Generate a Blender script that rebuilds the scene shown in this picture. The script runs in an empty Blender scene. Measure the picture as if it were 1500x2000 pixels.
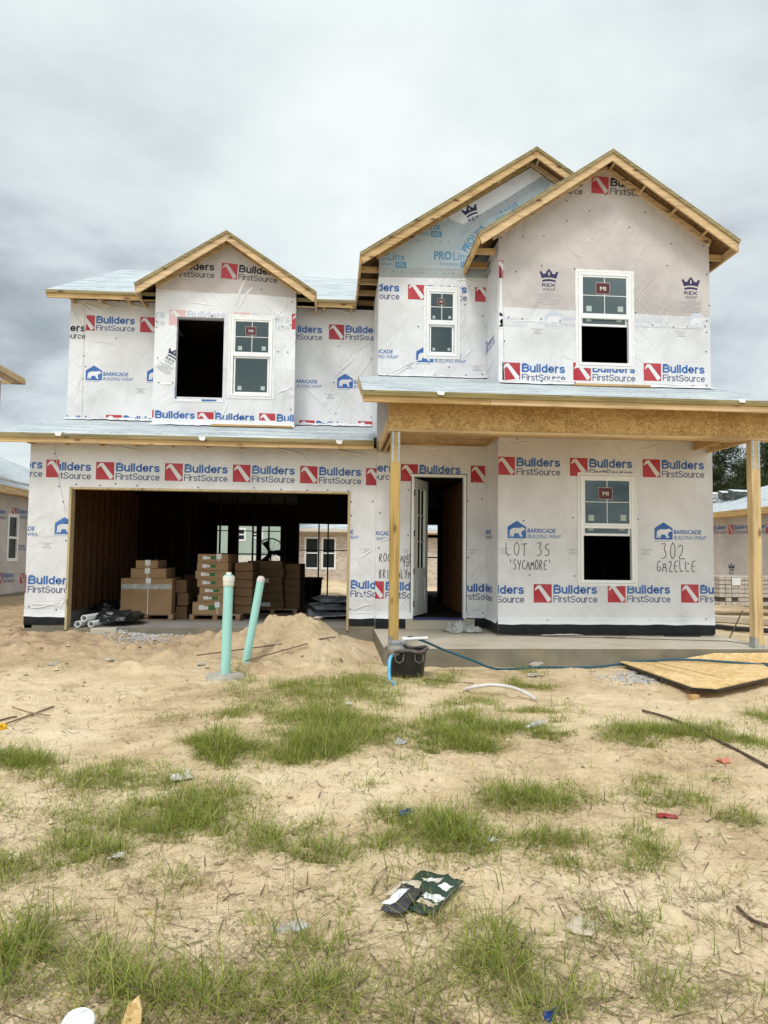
import bpy, math, random
import numpy as np
from mathutils import Vector, Matrix, noise as mnoise
from mathutils.geometry import tessellate_polygon

# ------------------------------------------------------------------ camera, sky, sun
SC = bpy.context.scene
COL = SC.collection
YAW, PIT, ROL, DIST, HGT, FPX = 0.07213, 0.05908, 0.01145, 12.953, 1.3605, 1387.0
FW = Vector((math.sin(YAW)*math.cos(PIT), math.cos(YAW)*math.cos(PIT), math.sin(PIT)))
_r0 = Vector((math.cos(YAW), -math.sin(YAW), 0)); _u0 = _r0.cross(FW)
RT = _r0*math.cos(ROL)+_u0*math.sin(ROL); UP = -_r0*math.sin(ROL)+_u0*math.cos(ROL)
CAMP = Vector((0, -DIST, HGT))
cam = bpy.data.cameras.new("camera"); camo = bpy.data.objects.new("camera", cam); COL.objects.link(camo)
camo.matrix_world = Matrix(((RT.x, UP.x, -FW.x, CAMP.x), (RT.y, UP.y, -FW.y, CAMP.y), (RT.z, UP.z, -FW.z, CAMP.z), (0, 0, 0, 1)))
cam.sensor_fit = 'VERTICAL'; cam.sensor_height = 36; cam.lens = 36*FPX/2000; cam.clip_end = 3000; cam.clip_start = .05
SC.camera = camo
SUN_EL, SUN_AZ = math.radians(57), math.radians(205)       # azimuth clockwise from +Y (north): behind the viewer, a little left
W = bpy.data.worlds.new("World"); SC.world = W; W.use_nodes = True
nt = W.node_tree; nt.nodes.clear()
def N(t, kind, **kw):
    n = t.nodes.new(kind)
    for k, v in kw.items():
        if k in n.inputs.keys() if isinstance(k, str) else False: n.inputs[k].default_value = v
        else: setattr(n, k, v)
    return n
def L(t, a, b): t.links.new(a, b)
def ramp(t, fac, stops, interp='LINEAR'):
    r = t.nodes.new('ShaderNodeValToRGB'); r.color_ramp.interpolation = interp
    e = r.color_ramp.elements
    while len(e) < len(stops): e.new(.5)
    for i, (p, c) in enumerate(stops):
        e[i].position = p; e[i].color = (c if len(c) == 4 else (*c, 1)) if not isinstance(c, (int, float)) else (c, c, c, 1)
    t.links.new(fac, r.inputs[0]); return r.outputs[0]
def mth(t, op, a, b=None, c=None):
    n = t.nodes.new('ShaderNodeMath'); n.operation = op
    for i, x in enumerate((a, b, c)):
        if x is None: continue
        if isinstance(x, (int, float)): n.inputs[i].default_value = x
        else: t.links.new(x, n.inputs[i])
    return n.outputs[0]
sky = N(nt, 'ShaderNodeTexSky', sky_type='NISHITA', sun_disc=False, sun_elevation=SUN_EL, sun_rotation=SUN_AZ)
bsky = nt.nodes.new('ShaderNodeBackground'); bsky.inputs[1].default_value = .1; L(nt, sky.outputs[0], bsky.inputs[0])
tc = nt.nodes.new('ShaderNodeTexCoord'); sep = nt.nodes.new('ShaderNodeSeparateXYZ'); L(nt, tc.outputs['Generated'], sep.inputs[0])
zz = mth(nt, 'ADD', mth(nt, 'MAXIMUM', sep.outputs[2], 0.0), .30)
cmb = nt.nodes.new('ShaderNodeCombineXYZ')
L(nt, mth(nt, 'DIVIDE', sep.outputs[0], zz), cmb.inputs[0]); L(nt, mth(nt, 'DIVIDE', sep.outputs[1], zz), cmb.inputs[1])
mp = N(nt, 'ShaderNodeMapping'); mp.inputs['Location'].default_value = (3.1, 1.75, 0); mp.inputs['Scale'].default_value = (.85, .95, 1); L(nt, cmb.outputs[0], mp.inputs[0])
n1 = N(nt, 'ShaderNodeTexNoise', Scale=1.15, Detail=7, Roughness=.52, Distortion=.35); L(nt, mp.outputs[0], n1.inputs['Vector'])
n2 = N(nt, 'ShaderNodeTexNoise', Scale=3.4, Detail=6, Roughness=.55, Distortion=.2); L(nt, mp.outputs[0], n2.inputs['Vector'])
cl0 = mth(nt, 'ADD', mth(nt, 'MULTIPLY', n1.outputs[0], .66), mth(nt, 'MULTIPLY', n2.outputs[0], .34))
cl = cl0
for d_, s_, k_ in (((-.53, .75, .40), .17, -.075), ((-.50, .84, .22), .15, -.055), ((.50, .83, .21), .17, -.10), ((-.16, .87, .46), .12, -.045), ((.12, .85, .52), .35, .035), ((-.02, .92, .36), .2, .05), ((-.30, .80, .52), .16, .03), ((.34, .83, .42), .2, .05), ((.05, .78, .62), .22, .05), ((-.38, .72, .56), .15, .04)):
    vd = N(nt, 'ShaderNodeVectorMath', operation='DISTANCE'); L(nt, tc.outputs['Generated'], vd.inputs[0]); vd.inputs[1].default_value = Vector(d_).normalized()
    cl = mth(nt, 'ADD', cl, mth(nt, 'MULTIPLY', ramp(nt, vd.outputs['Value'], [(0, 1), (s_*1.9, 0)], 'EASE'), k_))
ccol = ramp(nt, cl, [(.32, (.25, .29, .325)), (.40, (.40, .45, .485)), (.46, (.57, .63, .655)), (.52, (.66, .725, .735)), (.58, (.72, .785, .785)), (.66, (.80, .85, .845))])
# an overcast sky is brighter overhead and round the veiled sun (behind the viewer) than it is ahead
bst = mth(nt, 'ADD', mth(nt, 'MULTIPLY', ramp(nt, sep.outputs[2], [(.6, 0), (.95, 1)]), .8),
          mth(nt, 'MULTIPLY', ramp(nt, mth(nt, 'MULTIPLY', sep.outputs[1], -1.0), [(.0, 0), (.9, 1)]), .6))
bcl = nt.nodes.new('ShaderNodeBackground'); L(nt, ccol, bcl.inputs[0]); L(nt, mth(nt, 'ADD', bst, 1.0), bcl.inputs[1])
mx = nt.nodes.new('ShaderNodeMixShader'); mx.inputs[0].default_value = .93
L(nt, bsky.outputs[0], mx.inputs[1]); L(nt, bcl.outputs[0], mx.inputs[2])
wo = nt.nodes.new('ShaderNodeOutputWorld'); L(nt, mx.outputs[0], wo.inputs[0])
sl = bpy.data.lights.new("sun", 'SUN'); sl.energy = 1.5; sl.angle = math.radians(12); sl.color = (1, .98, .94)
slo = bpy.data.objects.new("sun", sl); COL.objects.link(slo)
sd = Vector((math.sin(SUN_AZ)*math.cos(SUN_EL), math.cos(SUN_AZ)*math.cos(SUN_EL), math.sin(SUN_EL)))
slo.rotation_euler = sd.to_track_quat('Z', 'Y').to_euler(); slo.location = (0, -20, 30)
SC.view_settings.view_transform = 'Standard'; SC.view_settings.look = 'None'; SC.view_settings.exposure = 0.26; SC.view_settings.gamma = 1
try:
    SC.cycles.max_bounces = 6; SC.cycles.diffuse_bounces = 3; SC.cycles.transparent_max_bounces = 8
    SC.cycles.use_denoising = True
except Exception: pass

# ------------------------------------------------------------------ measuring: photo pixel (1500x2000) -> point on a real plane
def ray(px, py): return FW + RT*((px-750)/FPX) + UP*((1000-py)/FPX)
def atY(px, py, y): d = ray(px, py); return CAMP + d*((y-CAMP.y)/d.y)
def atX(px, py, x): d = ray(px, py); return CAMP + d*((x-CAMP.x)/d.x)
def atZ(px, py, z): d = ray(px, py); return CAMP + d*((z-CAMP.z)/d.z)
rnd = random.Random(7)
R_ = lambda a, b: rnd.uniform(a, b)

# ------------------------------------------------------------------ materials
MATS = {}
def newmat(name):
    m = bpy.data.materials.new(name); m.use_nodes = True; t = m.node_tree
    b = t.nodes['Principled BSDF']; MATS[name] = m; return m, t, b
def coords(t, scale=(1, 1, 1), rot=(0, 0, 0)):
    c = t.nodes.new('ShaderNodeTexCoord'); p = t.nodes.new('ShaderNodeMapping')
    p.inputs['Scale'].default_value = scale; p.inputs['Rotation'].default_value = rot
    t.links.new(c.outputs['Object'], p.inputs[0]); return p.outputs[0]
def noise(t, vec, scale, detail=4, rough=.55, dist=0.):
    n = N(t, 'ShaderNodeTexNoise', Scale=scale, Detail=detail, Roughness=rough, Distortion=dist); t.links.new(vec, n.inputs['Vector']); return n.outputs[0]
def bump(t, b, h, strength=.3, dist=.01):
    n = t.nodes.new('ShaderNodeBump'); n.inputs['Strength'].default_value = strength; n.inputs['Distance'].default_value = dist
    t.links.new(h, n.inputs['Height']); t.links.new(n.outputs[0], b.inputs['Normal'])
def simple(name, c1, c2=None, scale=4., rough=.6, bs=None, spec=.4, metal=0., stretch=(1, 1, 1), lo=.35, hi=.65, bscale=None):
    m, t, b = newmat(name); b.inputs['Roughness'].default_value = rough; b.inputs['Metallic'].default_value = metal
    b.inputs['Specular IOR Level'].default_value = spec
    v = coords(t, stretch); f = noise(t, v, scale, 6)
    t.links.new(ramp(t, f, [(lo, c1), (hi, c2 or tuple(x*.85 for x in c1))]), b.inputs['Base Color'])
    if bs: bump(t, b, noise(t, v, bscale or scale*4, 5), bs, .01)
    return m
def wood(name, axis, c1=(.60, .385, .145), c2=(.44, .262, .09), c3=(.19, .095, .035), rough=.65):
    m, t, b = newmat(name); s = [26, 26, 26]; s['xyz'.index(axis)] = 1.1
    v = coords(t, tuple(s)); f = noise(t, v, 1.0, 6, .6, .6)
    big = noise(t, coords(t), 1.3, 3)
    col = ramp(t, mth(t, 'ADD', mth(t, 'MULTIPLY', f, .75), mth(t, 'MULTIPLY', big, .25)), [(.30, tuple(x*.72 for x in c2)), (.42, c2), (.52, c1), (.68, tuple(min(1, x*1.18) for x in c1))])
    s2 = [5.5, 5.5, 5.5]; s2['xyz'.index(axis)] = 2.2
    vo = N(t, 'ShaderNodeTexVoronoi', Scale=1.0); t.links.new(coords(t, tuple(s2)), vo.inputs['Vector'])
    k = ramp(t, vo.outputs['Distance'], [(.08, 1), (.13, .6), (.20, 0)])
    mix = N(t, 'ShaderNodeMix', data_type='RGBA'); t.links.new(k, mix.inputs[0]); t.links.new(col, mix.inputs[6]); mix.inputs[7].default_value = (*c3, 1)
    oi = t.nodes.new('ShaderNodeObjectInfo'); hs = t.nodes.new('ShaderNodeHueSaturation'); t.links.new(mix.outputs[2], hs.inputs['Color'])
    t.links.new(mth(t, 'ADD', mth(t, 'MULTIPLY', oi.outputs['Random'], .30), .84), hs.inputs['Value']); t.links.new(mth(t, 'ADD', mth(t, 'MULTIPLY', oi.outputs['Random'], -.25), .98), hs.inputs['Saturation'])
    t.links.new(hs.outputs[0], b.inputs['Base Color']); b.inputs['Roughness'].default_value = rough; b.inputs['Specular IOR Level'].default_value = .25
    bump(t, b, f, .35, .005); return m
def osb(name, c=((.30, .165, .055), (.44, .27, .10), (.56, .36, .15), (.64, .45, .21)), scale=(17, 17, 17)):
    m, t, b = newmat(name)
    v = coords(t, scale); nz = N(t, 'ShaderNodeTexNoise', Scale=.55, Detail=3); t.links.new(v, nz.inputs['Vector'])
    ad = N(t, 'ShaderNodeMix', data_type='VECTOR'); ad.inputs[0].default_value = .72; t.links.new(v, ad.inputs[4])
    sc = N(t, 'ShaderNodeVectorMath', operation='SCALE'); sc.inputs['Scale'].default_value = 9.; t.links.new(nz.outputs['Color'], sc.inputs[0]); t.links.new(sc.outputs[0], ad.inputs[5])
    vo = N(t, 'ShaderNodeTexVoronoi', Scale=1.1); t.links.new(ad.outputs[1], vo.inputs['Vector'])
    sp = t.nodes.new('ShaderNodeSeparateColor'); t.links.new(vo.outputs['Color'], sp.inputs[0])
    f = mth(t, 'ADD', mth(t, 'MULTIPLY', sp.outputs[0], .6), mth(t, 'MULTIPLY', noise(t, v, 2.2, 5), .4))
    t.links.new(ramp(t, f, [(.2, c[0]), (.42, c[1]), (.6, c[2]), (.85, c[3])]), b.inputs['Base Color'])
    b.inputs['Roughness'].default_value = .7; b.inputs['Specular IOR Level'].default_value = .2; bump(t, b, f, .25, .006); return m
def wrapmat(name, c1, c2, rough=.42, amp=1.0):
    m, t, b = newmat(name); v = coords(t)
    big = mth(t, 'ADD', mth(t, 'MULTIPLY', noise(t, v, .8, 5, .6), .95), mth(t, 'MULTIPLY', noise(t, coords(t, (2.5, 2.5, .12)), 1.0, 2), .05))
    t.links.new(ramp(t, big, [(.38, c2), (.58, c1)]), b.inputs['Base Color'])
    b.inputs['Roughness'].default_value = rough; b.inputs['Specular IOR Level'].default_value = .35
    # slack and tension folds: long creases in two directions, only here and there
    def creases(rot, sc, seed, lo):
        v1 = coords(t, (1, 1, 1), (0, rot, 0)); m2 = t.nodes.new('ShaderNodeMapping'); m2.inputs['Scale'].default_value = (sc, sc, sc*.12); m2.inputs['Location'].default_value = (seed, seed*2, 0); t.links.new(v1, m2.inputs[0]); v2 = m2.outputs[0]; q = noise(t, v2, 1.0, 3, .45, 1.1)
        msk = ramp(t, noise(t, coords(t, (1, 1, 1), (0, 0, seed*1.7)), .75, 2), [(lo, 0), (lo+.12, 1)])
        return mth(t, 'MULTIPLY', ramp(t, mth(t, 'ABSOLUTE', mth(t, 'SUBTRACT', q, .5)), [(0, 1), (.05, .45), (.14, 0)], 'EASE'), msk)
    a = noise(t, coords(t, (1.0, 1.0, .6), (0, .4, 0)), 2.0, 3, .5, 1.0)
    weave = noise(t, v, 150, 2)
    h = mth(t, 'ADD', mth(t, 'ADD', mth(t, 'MULTIPLY', creases(.85, 4.2, .3, .50), .32), mth(t, 'MULTIPLY', creases(-.6, 5.0, 1.1, .54), .28)),
            mth(t, 'ADD', mth(t, 'ADD', mth(t, 'MULTIPLY', a, 2.2), mth(t, 'MULTIPLY', noise(t, v, 9, 3), .16)), mth(t, 'MULTIPLY', weave, .03)))
    bump(t, b, h, .75*amp, .03); return m
wrapmat('wrap', (.735, .735, .75), (.61, .605, .615))
wrapmat('wrap_white', (.78, .79, .81), (.68, .685, .70), .36, 1.0)
wrapmat('wrap_pink', (.575, .53, .51), (.455, .415, .40), .5, 1.0)
wrapmat('wrap_smooth', (.70, .68, .67), (.64, .62, .61), .4, .5)
wrapmat('udl', (.41, .465, .485), (.33, .385, .41), .45, .7)
wrapmat('udl_band', (.36, .39, .40), (.30, .33, .345), .5, .6)
simple('ink_red', (.40, .018, .034), (.46, .06, .075), 3, .45)
simple('ink_blue', (.022, .11, .37), (.07, .17, .42), 3, .45)
simple('ink_navy', (.04, .06, .17), (.09, .11, .22), 3, .45)
simple('ink_black', (.018, .018, .03), (.03, .03, .045), 3, .45)
simple('ink_purple', (.025, .02, .085), (.03, .025, .10), 3, .45)
simple('ink_ghost', (.52, .56, .66), (.58, .61, .68), 3, .45)
simple('ink_ghost_red', (.66, .44, .44), (.70, .50, .50), 3, .45)
simple('ink_ghost_grey', (.68, .69, .69), (.64, .65, .65), 3, .45)
simple('ink_cyan', (.07, .22, .36), (.08, .25, .40), 3, .45)
simple('ink_grey', (.30, .29, .33), (.36, .35, .38), 3, .5)
simple('seam_grey', (.52, .49, .48), (.58, .55, .53), 2, .5)
simple('nail', (.05, .05, .055), (.09, .085, .09), 30, .4)
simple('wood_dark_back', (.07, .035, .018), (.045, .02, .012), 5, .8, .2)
simple('membrane', (.008, .009, .011), (.016, .017, .02), 6, .42, .6, .25, bscale=7)
simple('vinyl', (.86, .87, .87), (.80, .81, .81), 3, .35)
simple('tape', (.82, .82, .81), (.74, .74, .73), 8, .4, .5, bscale=14)
simple('grille', (.80, .82, .80), None, 3, .4)
simple('sticker_red', (.085, .014, .02), (.11, .02, .028), 3, .4)
simple('sticker_pale', (.45, .52, .50), (.38, .45, .44), 8, .5)
simple('galv', (.52, .55, .56), (.36, .38, .40), 22, .35, .2, .5, .7)
simple('door_paint', (.74, .76, .74), (.68, .70, .68), 2, .35)
simple('black_metal', (.012, .012, .014), None, 5, .4)
simple('threshold_blue', (.012, .02, .16), (.03, .04, .12), 9, .4)
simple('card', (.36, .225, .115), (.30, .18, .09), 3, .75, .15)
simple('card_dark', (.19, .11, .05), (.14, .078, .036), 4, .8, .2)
simple('white_label', (.78, .79, .78), (.70, .71, .70), 9, .5)
simple('green_label', (.03, .16, .035), (.025, .12, .03), 5, .5)
simple('pvc', (.80, .81, .80), (.72, .73, .72), 4, .3)
simple('pvc_dirty', (.66, .62, .60), (.56, .50, .45), 9, .4)
simple('sewer', (.36, .68, .62), (.27, .50, .45), 9, .42, .12, stretch=(1, 1, .25), lo=.48, hi=.78)
simple('cap_white', (.80, .78, .70), (.72, .69, .60), 9, .4)
simple('blackplastic', (.010, .010, .011), (.018, .018, .019), 7, .38, .25, .5, bscale=10)
simple('bucket_rim', (.16, .13, .115), (.05, .045, .042), 14, .7, .3)
simple('pump_metal', (.22, .17, .14), (.32, .29, .27), 16, .55, .3)
simple('pump_cap', (.30, .31, .33), (.22, .22, .24), 20, .5)
simple('hose_blue', (.10, .40, .66), (.16, .50, .74), 8, .32)
simple('hose_teal', (.015, .075, .11), (.02, .10, .16), 5, .4)
simple('hose_brown', (.10, .06, .04), (.06, .04, .03), 6, .6)
simple('steel_rod', (.20, .135, .09), (.12, .08, .05), 12, .7)
simple('flag_red', (.35, .025, .03), (.26, .05, .04), 14, .5)
simple('flag_orange', (.58, .15, .09), (.50, .26, .15), 14, .5)
simple('flag_blue', (.012, .06, .36), (.03, .06, .24), 14, .45)
simple('flag_yellow', (.80, .50, .02), (.65, .38, .02), 7, .5)
simple('paper', (.70, .68, .62), (.50, .44, .35), 14, .6, .4)
simple('paper_tan', (.58, .50, .38), (.44, .36, .25), 12, .7, .3)
simple('pack_green', (.012, .032, .020), (.02, .05, .032), 8, .4, .4, bscale=14)
simple('pack_black', (.014, .014, .016), (.06, .06, .065), 14, .35, .4, bscale=16)
simple('brick_pale', (.55, .50, .45), (.42, .37, .32), 11, .85, .3)
simple('brick_gap', (.10, .085, .07), None, 11, .9)
simple('bark', (.13, .085, .06), (.07, .045, .03), 9, .9, .5, stretch=(3, 3, .6))
simple('inside_shade_tone', (.022, .012, .008), (.014, .008, .006), 4, .9)  # shade of the unlit rooms put into a near-black framing colour
simple('pane_dark', (.02, .026, .026), None, 4, .35, spec=.25)
simple('stud_red', (.19, .085, .036), (.12, .05, .02), 4, .8, .2, stretch=(12, 12, 1))
simple('shingle_pack', (.78, .79, .79), (.10, .12, .10), 14, .45, lo=.45, hi=.66, stretch=(1, 1, 2.2))
simple('shingle_dark', (.05, .065, .055), (.16, .17, .16), 12, .5)
simple('rock', (.44, .40, .34), (.33, .29, .24), 9, .9, .5)
wood('wood_x', 'x'); wood('wood_y', 'y'); wood('wood_z', 'z')
wood('post', 'z', (.55, .36, .10), (.44, .27, .07), (.19, .10, .035))
wood('jamb', 'z', (.48, .34, .13), (.38, .26, .09), (.2, .12, .05))
wood('pallet_wood', 'x', (.33, .20, .10), (.24, .14, .07), (.12, .07, .03))
wood('deck_edge', 'x', (.30, .235, .085), (.22, .165, .06), (.12, .08, .03))
osb('osb', ((.34, .20, .07), (.49, .305, .115), (.59, .385, .16), (.68, .47, .22)), (22, 22, 34)); osb('osb_ceiling', ((.36, .20, .08), (.45, .27, .12), (.52, .33, .15), (.58, .39, .19)), (7, 7, 7))
osb('osb_sheet', ((.58, .37, .15), (.67, .45, .20), (.74, .52, .25), (.80, .60, .33)), (14, 14, 14))
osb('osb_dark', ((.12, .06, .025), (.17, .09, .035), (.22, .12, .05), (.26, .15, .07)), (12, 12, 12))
def roofmat():
    m, t, b = newmat('underlayment'); v = coords(t); sp = t.nodes.new('ShaderNodeSeparateXYZ'); t.links.new(v, sp.inputs[0])
    base = ramp(t, noise(t, coords(t, (.7, 2.5, 2.5)), 1.6, 6, .62, .4), [(.3, (.33, .37, .39)), (.52, (.50, .54, .55)), (.75, (.66, .70, .71))])
    wob = mth(t, 'MULTIPLY', noise(t, v, 1.3, 3), .16)
    yy = mth(t, 'ADD', sp.outputs[1], wob)
    row = mth(t, 'FRACT', mth(t, 'MULTIPLY', yy, 3.1)); inrow = ramp(t, row, [(.40, 0), (.44, 1), (.60, 1), (.64, 0)])
    txt = ramp(t, noise(t, coords(t, (13, 22, 22)), 1.0, 3, .6), [(.47, 0), (.52, 1)]); word = ramp(t, noise(t, coords(t, (1.5, 3.1, 3.1)), 1.0, 0), [(.50, 0), (.53, 1)])
    f = mth(t, 'MULTIPLY', mth(t, 'MULTIPLY', inrow, txt), mth(t, 'MULTIPLY', word, 1.0))
    lap = ramp(t, mth(t, 'FRACT', mth(t, 'MULTIPLY', yy, 1.03)), [(.0, .85), (.04, 0), (.96, 0), (1, .85)])
    mix = N(t, 'ShaderNodeMix', data_type='RGBA'); t.links.new(f, mix.inputs[0]); t.links.new(base, mix.inputs[6]); mix.inputs[7].default_value = (.09, .15, .25, 1)
    mx2 = N(t, 'ShaderNodeMix', data_type='RGBA'); t.links.new(lap, mx2.inputs[0]); t.links.new(mix.outputs[2], mx2.inputs[6]); mx2.inputs[7].default_value = (.25, .28, .30, 1)
    t.links.new(mx2.outputs[2], b.inputs['Base Color']); b.inputs['Roughness'].default_value = .55; b.inputs['Specular IOR Level'].default_value = .3
    w = noise(t, coords(t, (1.0, 4.5, 4.5)), 2.6, 6, .62, 1.0); bump(t, b, w, .7, .05)
roofmat()
def glassmat(name, tint, k=.35):
    m, t, b = newmat(name); t.nodes.remove(b)
    out = t.nodes['Material Output']
    fr = N(t, 'ShaderNodeFresnel', IOR=1.75); gl = N(t, 'ShaderNodeBsdfGlossy', Roughness=.02); gl.inputs[0].default_value = (.82, .95, .93, 1)
    h = noise(t, coords(t), 1.6, 2); bp = t.nodes.new('ShaderNodeBump'); bp.inputs['Strength'].default_value = .04; bp.inputs['Distance'].default_value = .02
    t.links.new(h, bp.inputs['Height']); t.links.new(bp.outputs[0], gl.inputs['Normal'])
    tr = t.nodes.new('ShaderNodeBsdfTransparent'); tr.inputs[0].default_value = (k*.8, k, k*.95, 1)
    df = t.nodes.new('ShaderNodeBsdfDiffuse'); df.inputs[0].default_value = (*tint, 1)
    m1 = t.nodes.new('ShaderNodeMixShader'); m1.inputs[0].default_value = .6; t.links.new(tr.outputs[0], m1.inputs[1]); t.links.new(df.outputs[0], m1.inputs[2])
    m2 = t.nodes.new('ShaderNodeMixShader'); t.links.new(fr.outputs[0], m2.inputs[0]); t.links.new(m1.outputs[0], m2.inputs[1]); t.links.new(gl.outputs[0], m2.inputs[2])
    t.links.new(m2.outputs[0], out.inputs[0])
glassmat('glass', (.022, .036, .040)); glassmat('glass_door', (.04, .05, .045), .5)
def film(name, col, fac):
    m, t, b = newmat(name); b.inputs['Base Color'].default_value = (*col, 1); b.inputs['Roughness'].default_value = .18
    out = t.nodes['Material Output']; tr = t.nodes.new('ShaderNodeBsdfTransparent'); mxs = t.nodes.new('ShaderNodeMixShader')
    f = ramp(t, noise(t, coords(t), 7, 4), [(.35, fac*.5), (.65, min(1, fac*1.5))]); t.links.new(f, mxs.inputs[0])
    t.links.new(tr.outputs[0], mxs.inputs[1]); t.links.new(b.outputs[0], mxs.inputs[2]); t.links.new(mxs.outputs[0], out.inputs[0])
film('clear_film', (.62, .64, .64), .42)
simple('tarp', (.46, .45, .52), (.34, .34, .38), 6, .35, .4, .5, bscale=9)
def concrete(name, c1, c2, stain=(.30, .235, .15)):
    m, t, b = newmat(name); v = coords(t)
    col = ramp(t, noise(t, v, 2.2, 7, .6), [(.3, c2), (.65, c1)])
    st = ramp(t, noise(t, coords(t, (1, 1, .8)), 1.1, 5, .6), [(.52, 0), (.70, .7)])
    mix = N(t, 'ShaderNodeMix', data_type='RGBA'); t.links.new(st, mix.inputs[0]); t.links.new(col, mix.inputs[6]); mix.inputs[7].default_value = (*stain, 1)
    t.links.new(mix.outputs[2], b.inputs['Base Color']); b.inputs['Roughness'].default_value = .85; b.inputs['Specular IOR Level'].default_value = .2
    bump(t, b, noise(t, v, 40, 5), .25, .006)
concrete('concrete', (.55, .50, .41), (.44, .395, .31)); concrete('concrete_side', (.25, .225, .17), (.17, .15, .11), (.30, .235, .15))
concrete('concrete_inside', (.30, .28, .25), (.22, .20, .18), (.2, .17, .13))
def sandmat(name, warm=1.0):
    m, t, b = newmat(name); v = coords(t)
    big = noise(t, v, .42, 6, .66, .5); mid = noise(t, v, 2.6, 7, .70, .4); fine = noise(t, v, 55, 4, .75)
    f = mth(t, 'ADD', mth(t, 'ADD', mth(t, 'MULTIPLY', big, .5), mth(t, 'MULTIPLY', mid, .33)), mth(t, 'MULTIPLY', fine, .22))
    col = ramp(t, f, [(.35, (.27*warm, .175*warm, .10*warm)), (.43, (.44*warm, .31*warm, .185*warm)), (.505, (.625*warm, .475*warm, .295*warm)), (.62, (.76*warm, .61*warm, .41*warm))])
    # browner dug-up soil lies between the garage and the lot line, thinning out towards the viewer
    sp_ = t.nodes.new('ShaderNodeSeparateXYZ'); t.links.new(v, sp_.inputs[0])
    dm = mth(t, 'MULTIPLY', ramp(t, mth(t, 'ADD', mth(t, 'MULTIPLY', sp_.outputs[1], .2), mth(t, 'ADD', 1.0, mth(t, 'MULTIPLY', noise(t, v, .9, 5, .6), .5))), [(.52, 0), (.95, 1)]), ramp(t, mth(t, 'ADD', mth(t, 'MULTIPLY', sp_.outputs[0], -.2), mth(t, 'MULTIPLY', noise(t, v, .7, 5, .6), .5)), [(.22, 0), (.62, 1)]))
    dmx = N(t, 'ShaderNodeMix', data_type='RGBA'); t.links.new(mth(t, 'MULTIPLY', dm, .8), dmx.inputs[0]); t.links.new(col, dmx.inputs[6])
    t.links.new(ramp(t, noise(t, v, 4.0, 6, .7), [(.36, (.24, .155, .09)), (.62, (.50, .355, .215))]), dmx.inputs[7]); col = dmx.outputs[2]
    # crumbs of dark organic matter in the sand
    cr = mth(t, 'MULTIPLY', ramp(t, noise(t, v, 46, 3, .7), [(.60, 0), (.66, 1)]), ramp(t, noise(t, v, 1.7, 4), [(.42, 0), (.60, .9)]))
    mix = N(t, 'ShaderNodeMix', data_type='RGBA'); t.links.new(cr, mix.inputs[0]); t.links.new(col, mix.inputs[6]); mix.inputs[7].default_value = (.13, .085, .05, 1)
    t.links.new(mix.outputs[2], b.inputs['Base Color']); b.inputs['Roughness'].default_value = .95; b.inputs['Specular IOR Level'].default_value = .1
    h = mth(t, 'ADD', mth(t, 'MULTIPLY', noise(t, v, 9, 6, .65), 1.0), mth(t, 'MULTIPLY', noise(t, v, 38, 5, .7), .35)); bump(t, b, h, .95, .04)
sandmat('sand'); sandmat('sand_pile', .86)
def brickwall(name, c1, c2, mortar):
    m, t, b = newmat(name); v = coords(t, (1, 1, 1), (math.radians(90), 0, 0))
    br = N(t, 'ShaderNodeTexBrick', Scale=1.0); br.inputs['Brick Width'].default_value = .21; br.inputs['Row Height'].default_value = .075; br.inputs['Mortar Size'].default_value = .011
    br.inputs['Color1'].default_value = (*c1, 1); br.inputs['Color2'].default_value = (*c2, 1); br.inputs['Mortar'].default_value = (*mortar, 1); br.inputs['Bias'].default_value = -.15
    t.links.new(v, br.inputs['Vector']); t.links.new(br.outputs[0], b.inputs['Base Color']); b.inputs['Roughness'].default_value = .9
brickwall('brick_wall', (.62, .52, .42), (.36, .24, .17), (.66, .61, .54)); brickwall('brick_white', (.74, .70, .64), (.62, .55, .48), (.75, .72, .68))
simple('siding_green', (.42, .52, .44), (.38, .48, .41), 2, .7); simple('frieze', (.72, .66, .58), None, 2, .7)
def bladewood(name, cols, transl=.25):
    m, t, b = newmat(name); g = t.nodes.new('ShaderNodeNewGeometry')
    col = ramp(t, g.outputs['Random Per Island'], cols); t.links.new(col, b.inputs['Base Color']); b.inputs['Roughness'].default_value = .6; b.inputs['Specular IOR Level'].default_value = .3
    if transl:
        out = t.nodes['Material Output']; tl = t.nodes.new('ShaderNodeBsdfTranslucent'); t.links.new(col, tl.inputs[0])
        mxs = t.nodes.new('ShaderNodeMixShader'); mxs.inputs[0].default_value = transl; t.links.new(b.outputs[0], mxs.inputs[1]); t.links.new(tl.outputs[0], mxs.inputs[2]); t.links.new(mxs.outputs[0], out.inputs[0])
bladewood('grass', [(0, (.10, .145, .018)), (.3, (.20, .255, .034)), (.58, (.31, .365, .055)), (.78, (.44, .47, .10)), (.88, (.52, .45, .20)), (1, (.30, .22, .11))], .4)
bladewood('twig', [(0, (.07, .045, .028)), (.6, (.14, .09, .055)), (1, (.28, .20, .12))], 0)
bladewood('clod', [(0, (.26, .175, .095)), (.5, (.42, .30, .175)), (1, (.60, .47, .30))], 0)
bladewood('straw', [(0, (.30, .21, .11)), (.5, (.20, .14, .075)), (.8, (.40, .32, .17)), (1, (.12, .08, .05))], 0)
bladewood('needles', [(0, (.018, .032, .012)), (.5, (.035, .06, .02)), (.85, (.06, .09, .03)), (1, (.09, .11, .045))], .15)
bladewood('gravel', [(0, (.34, .33, .32)), (.5, (.46, .45, .43)), (1, (.56, .53, .48))], 0)

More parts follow.
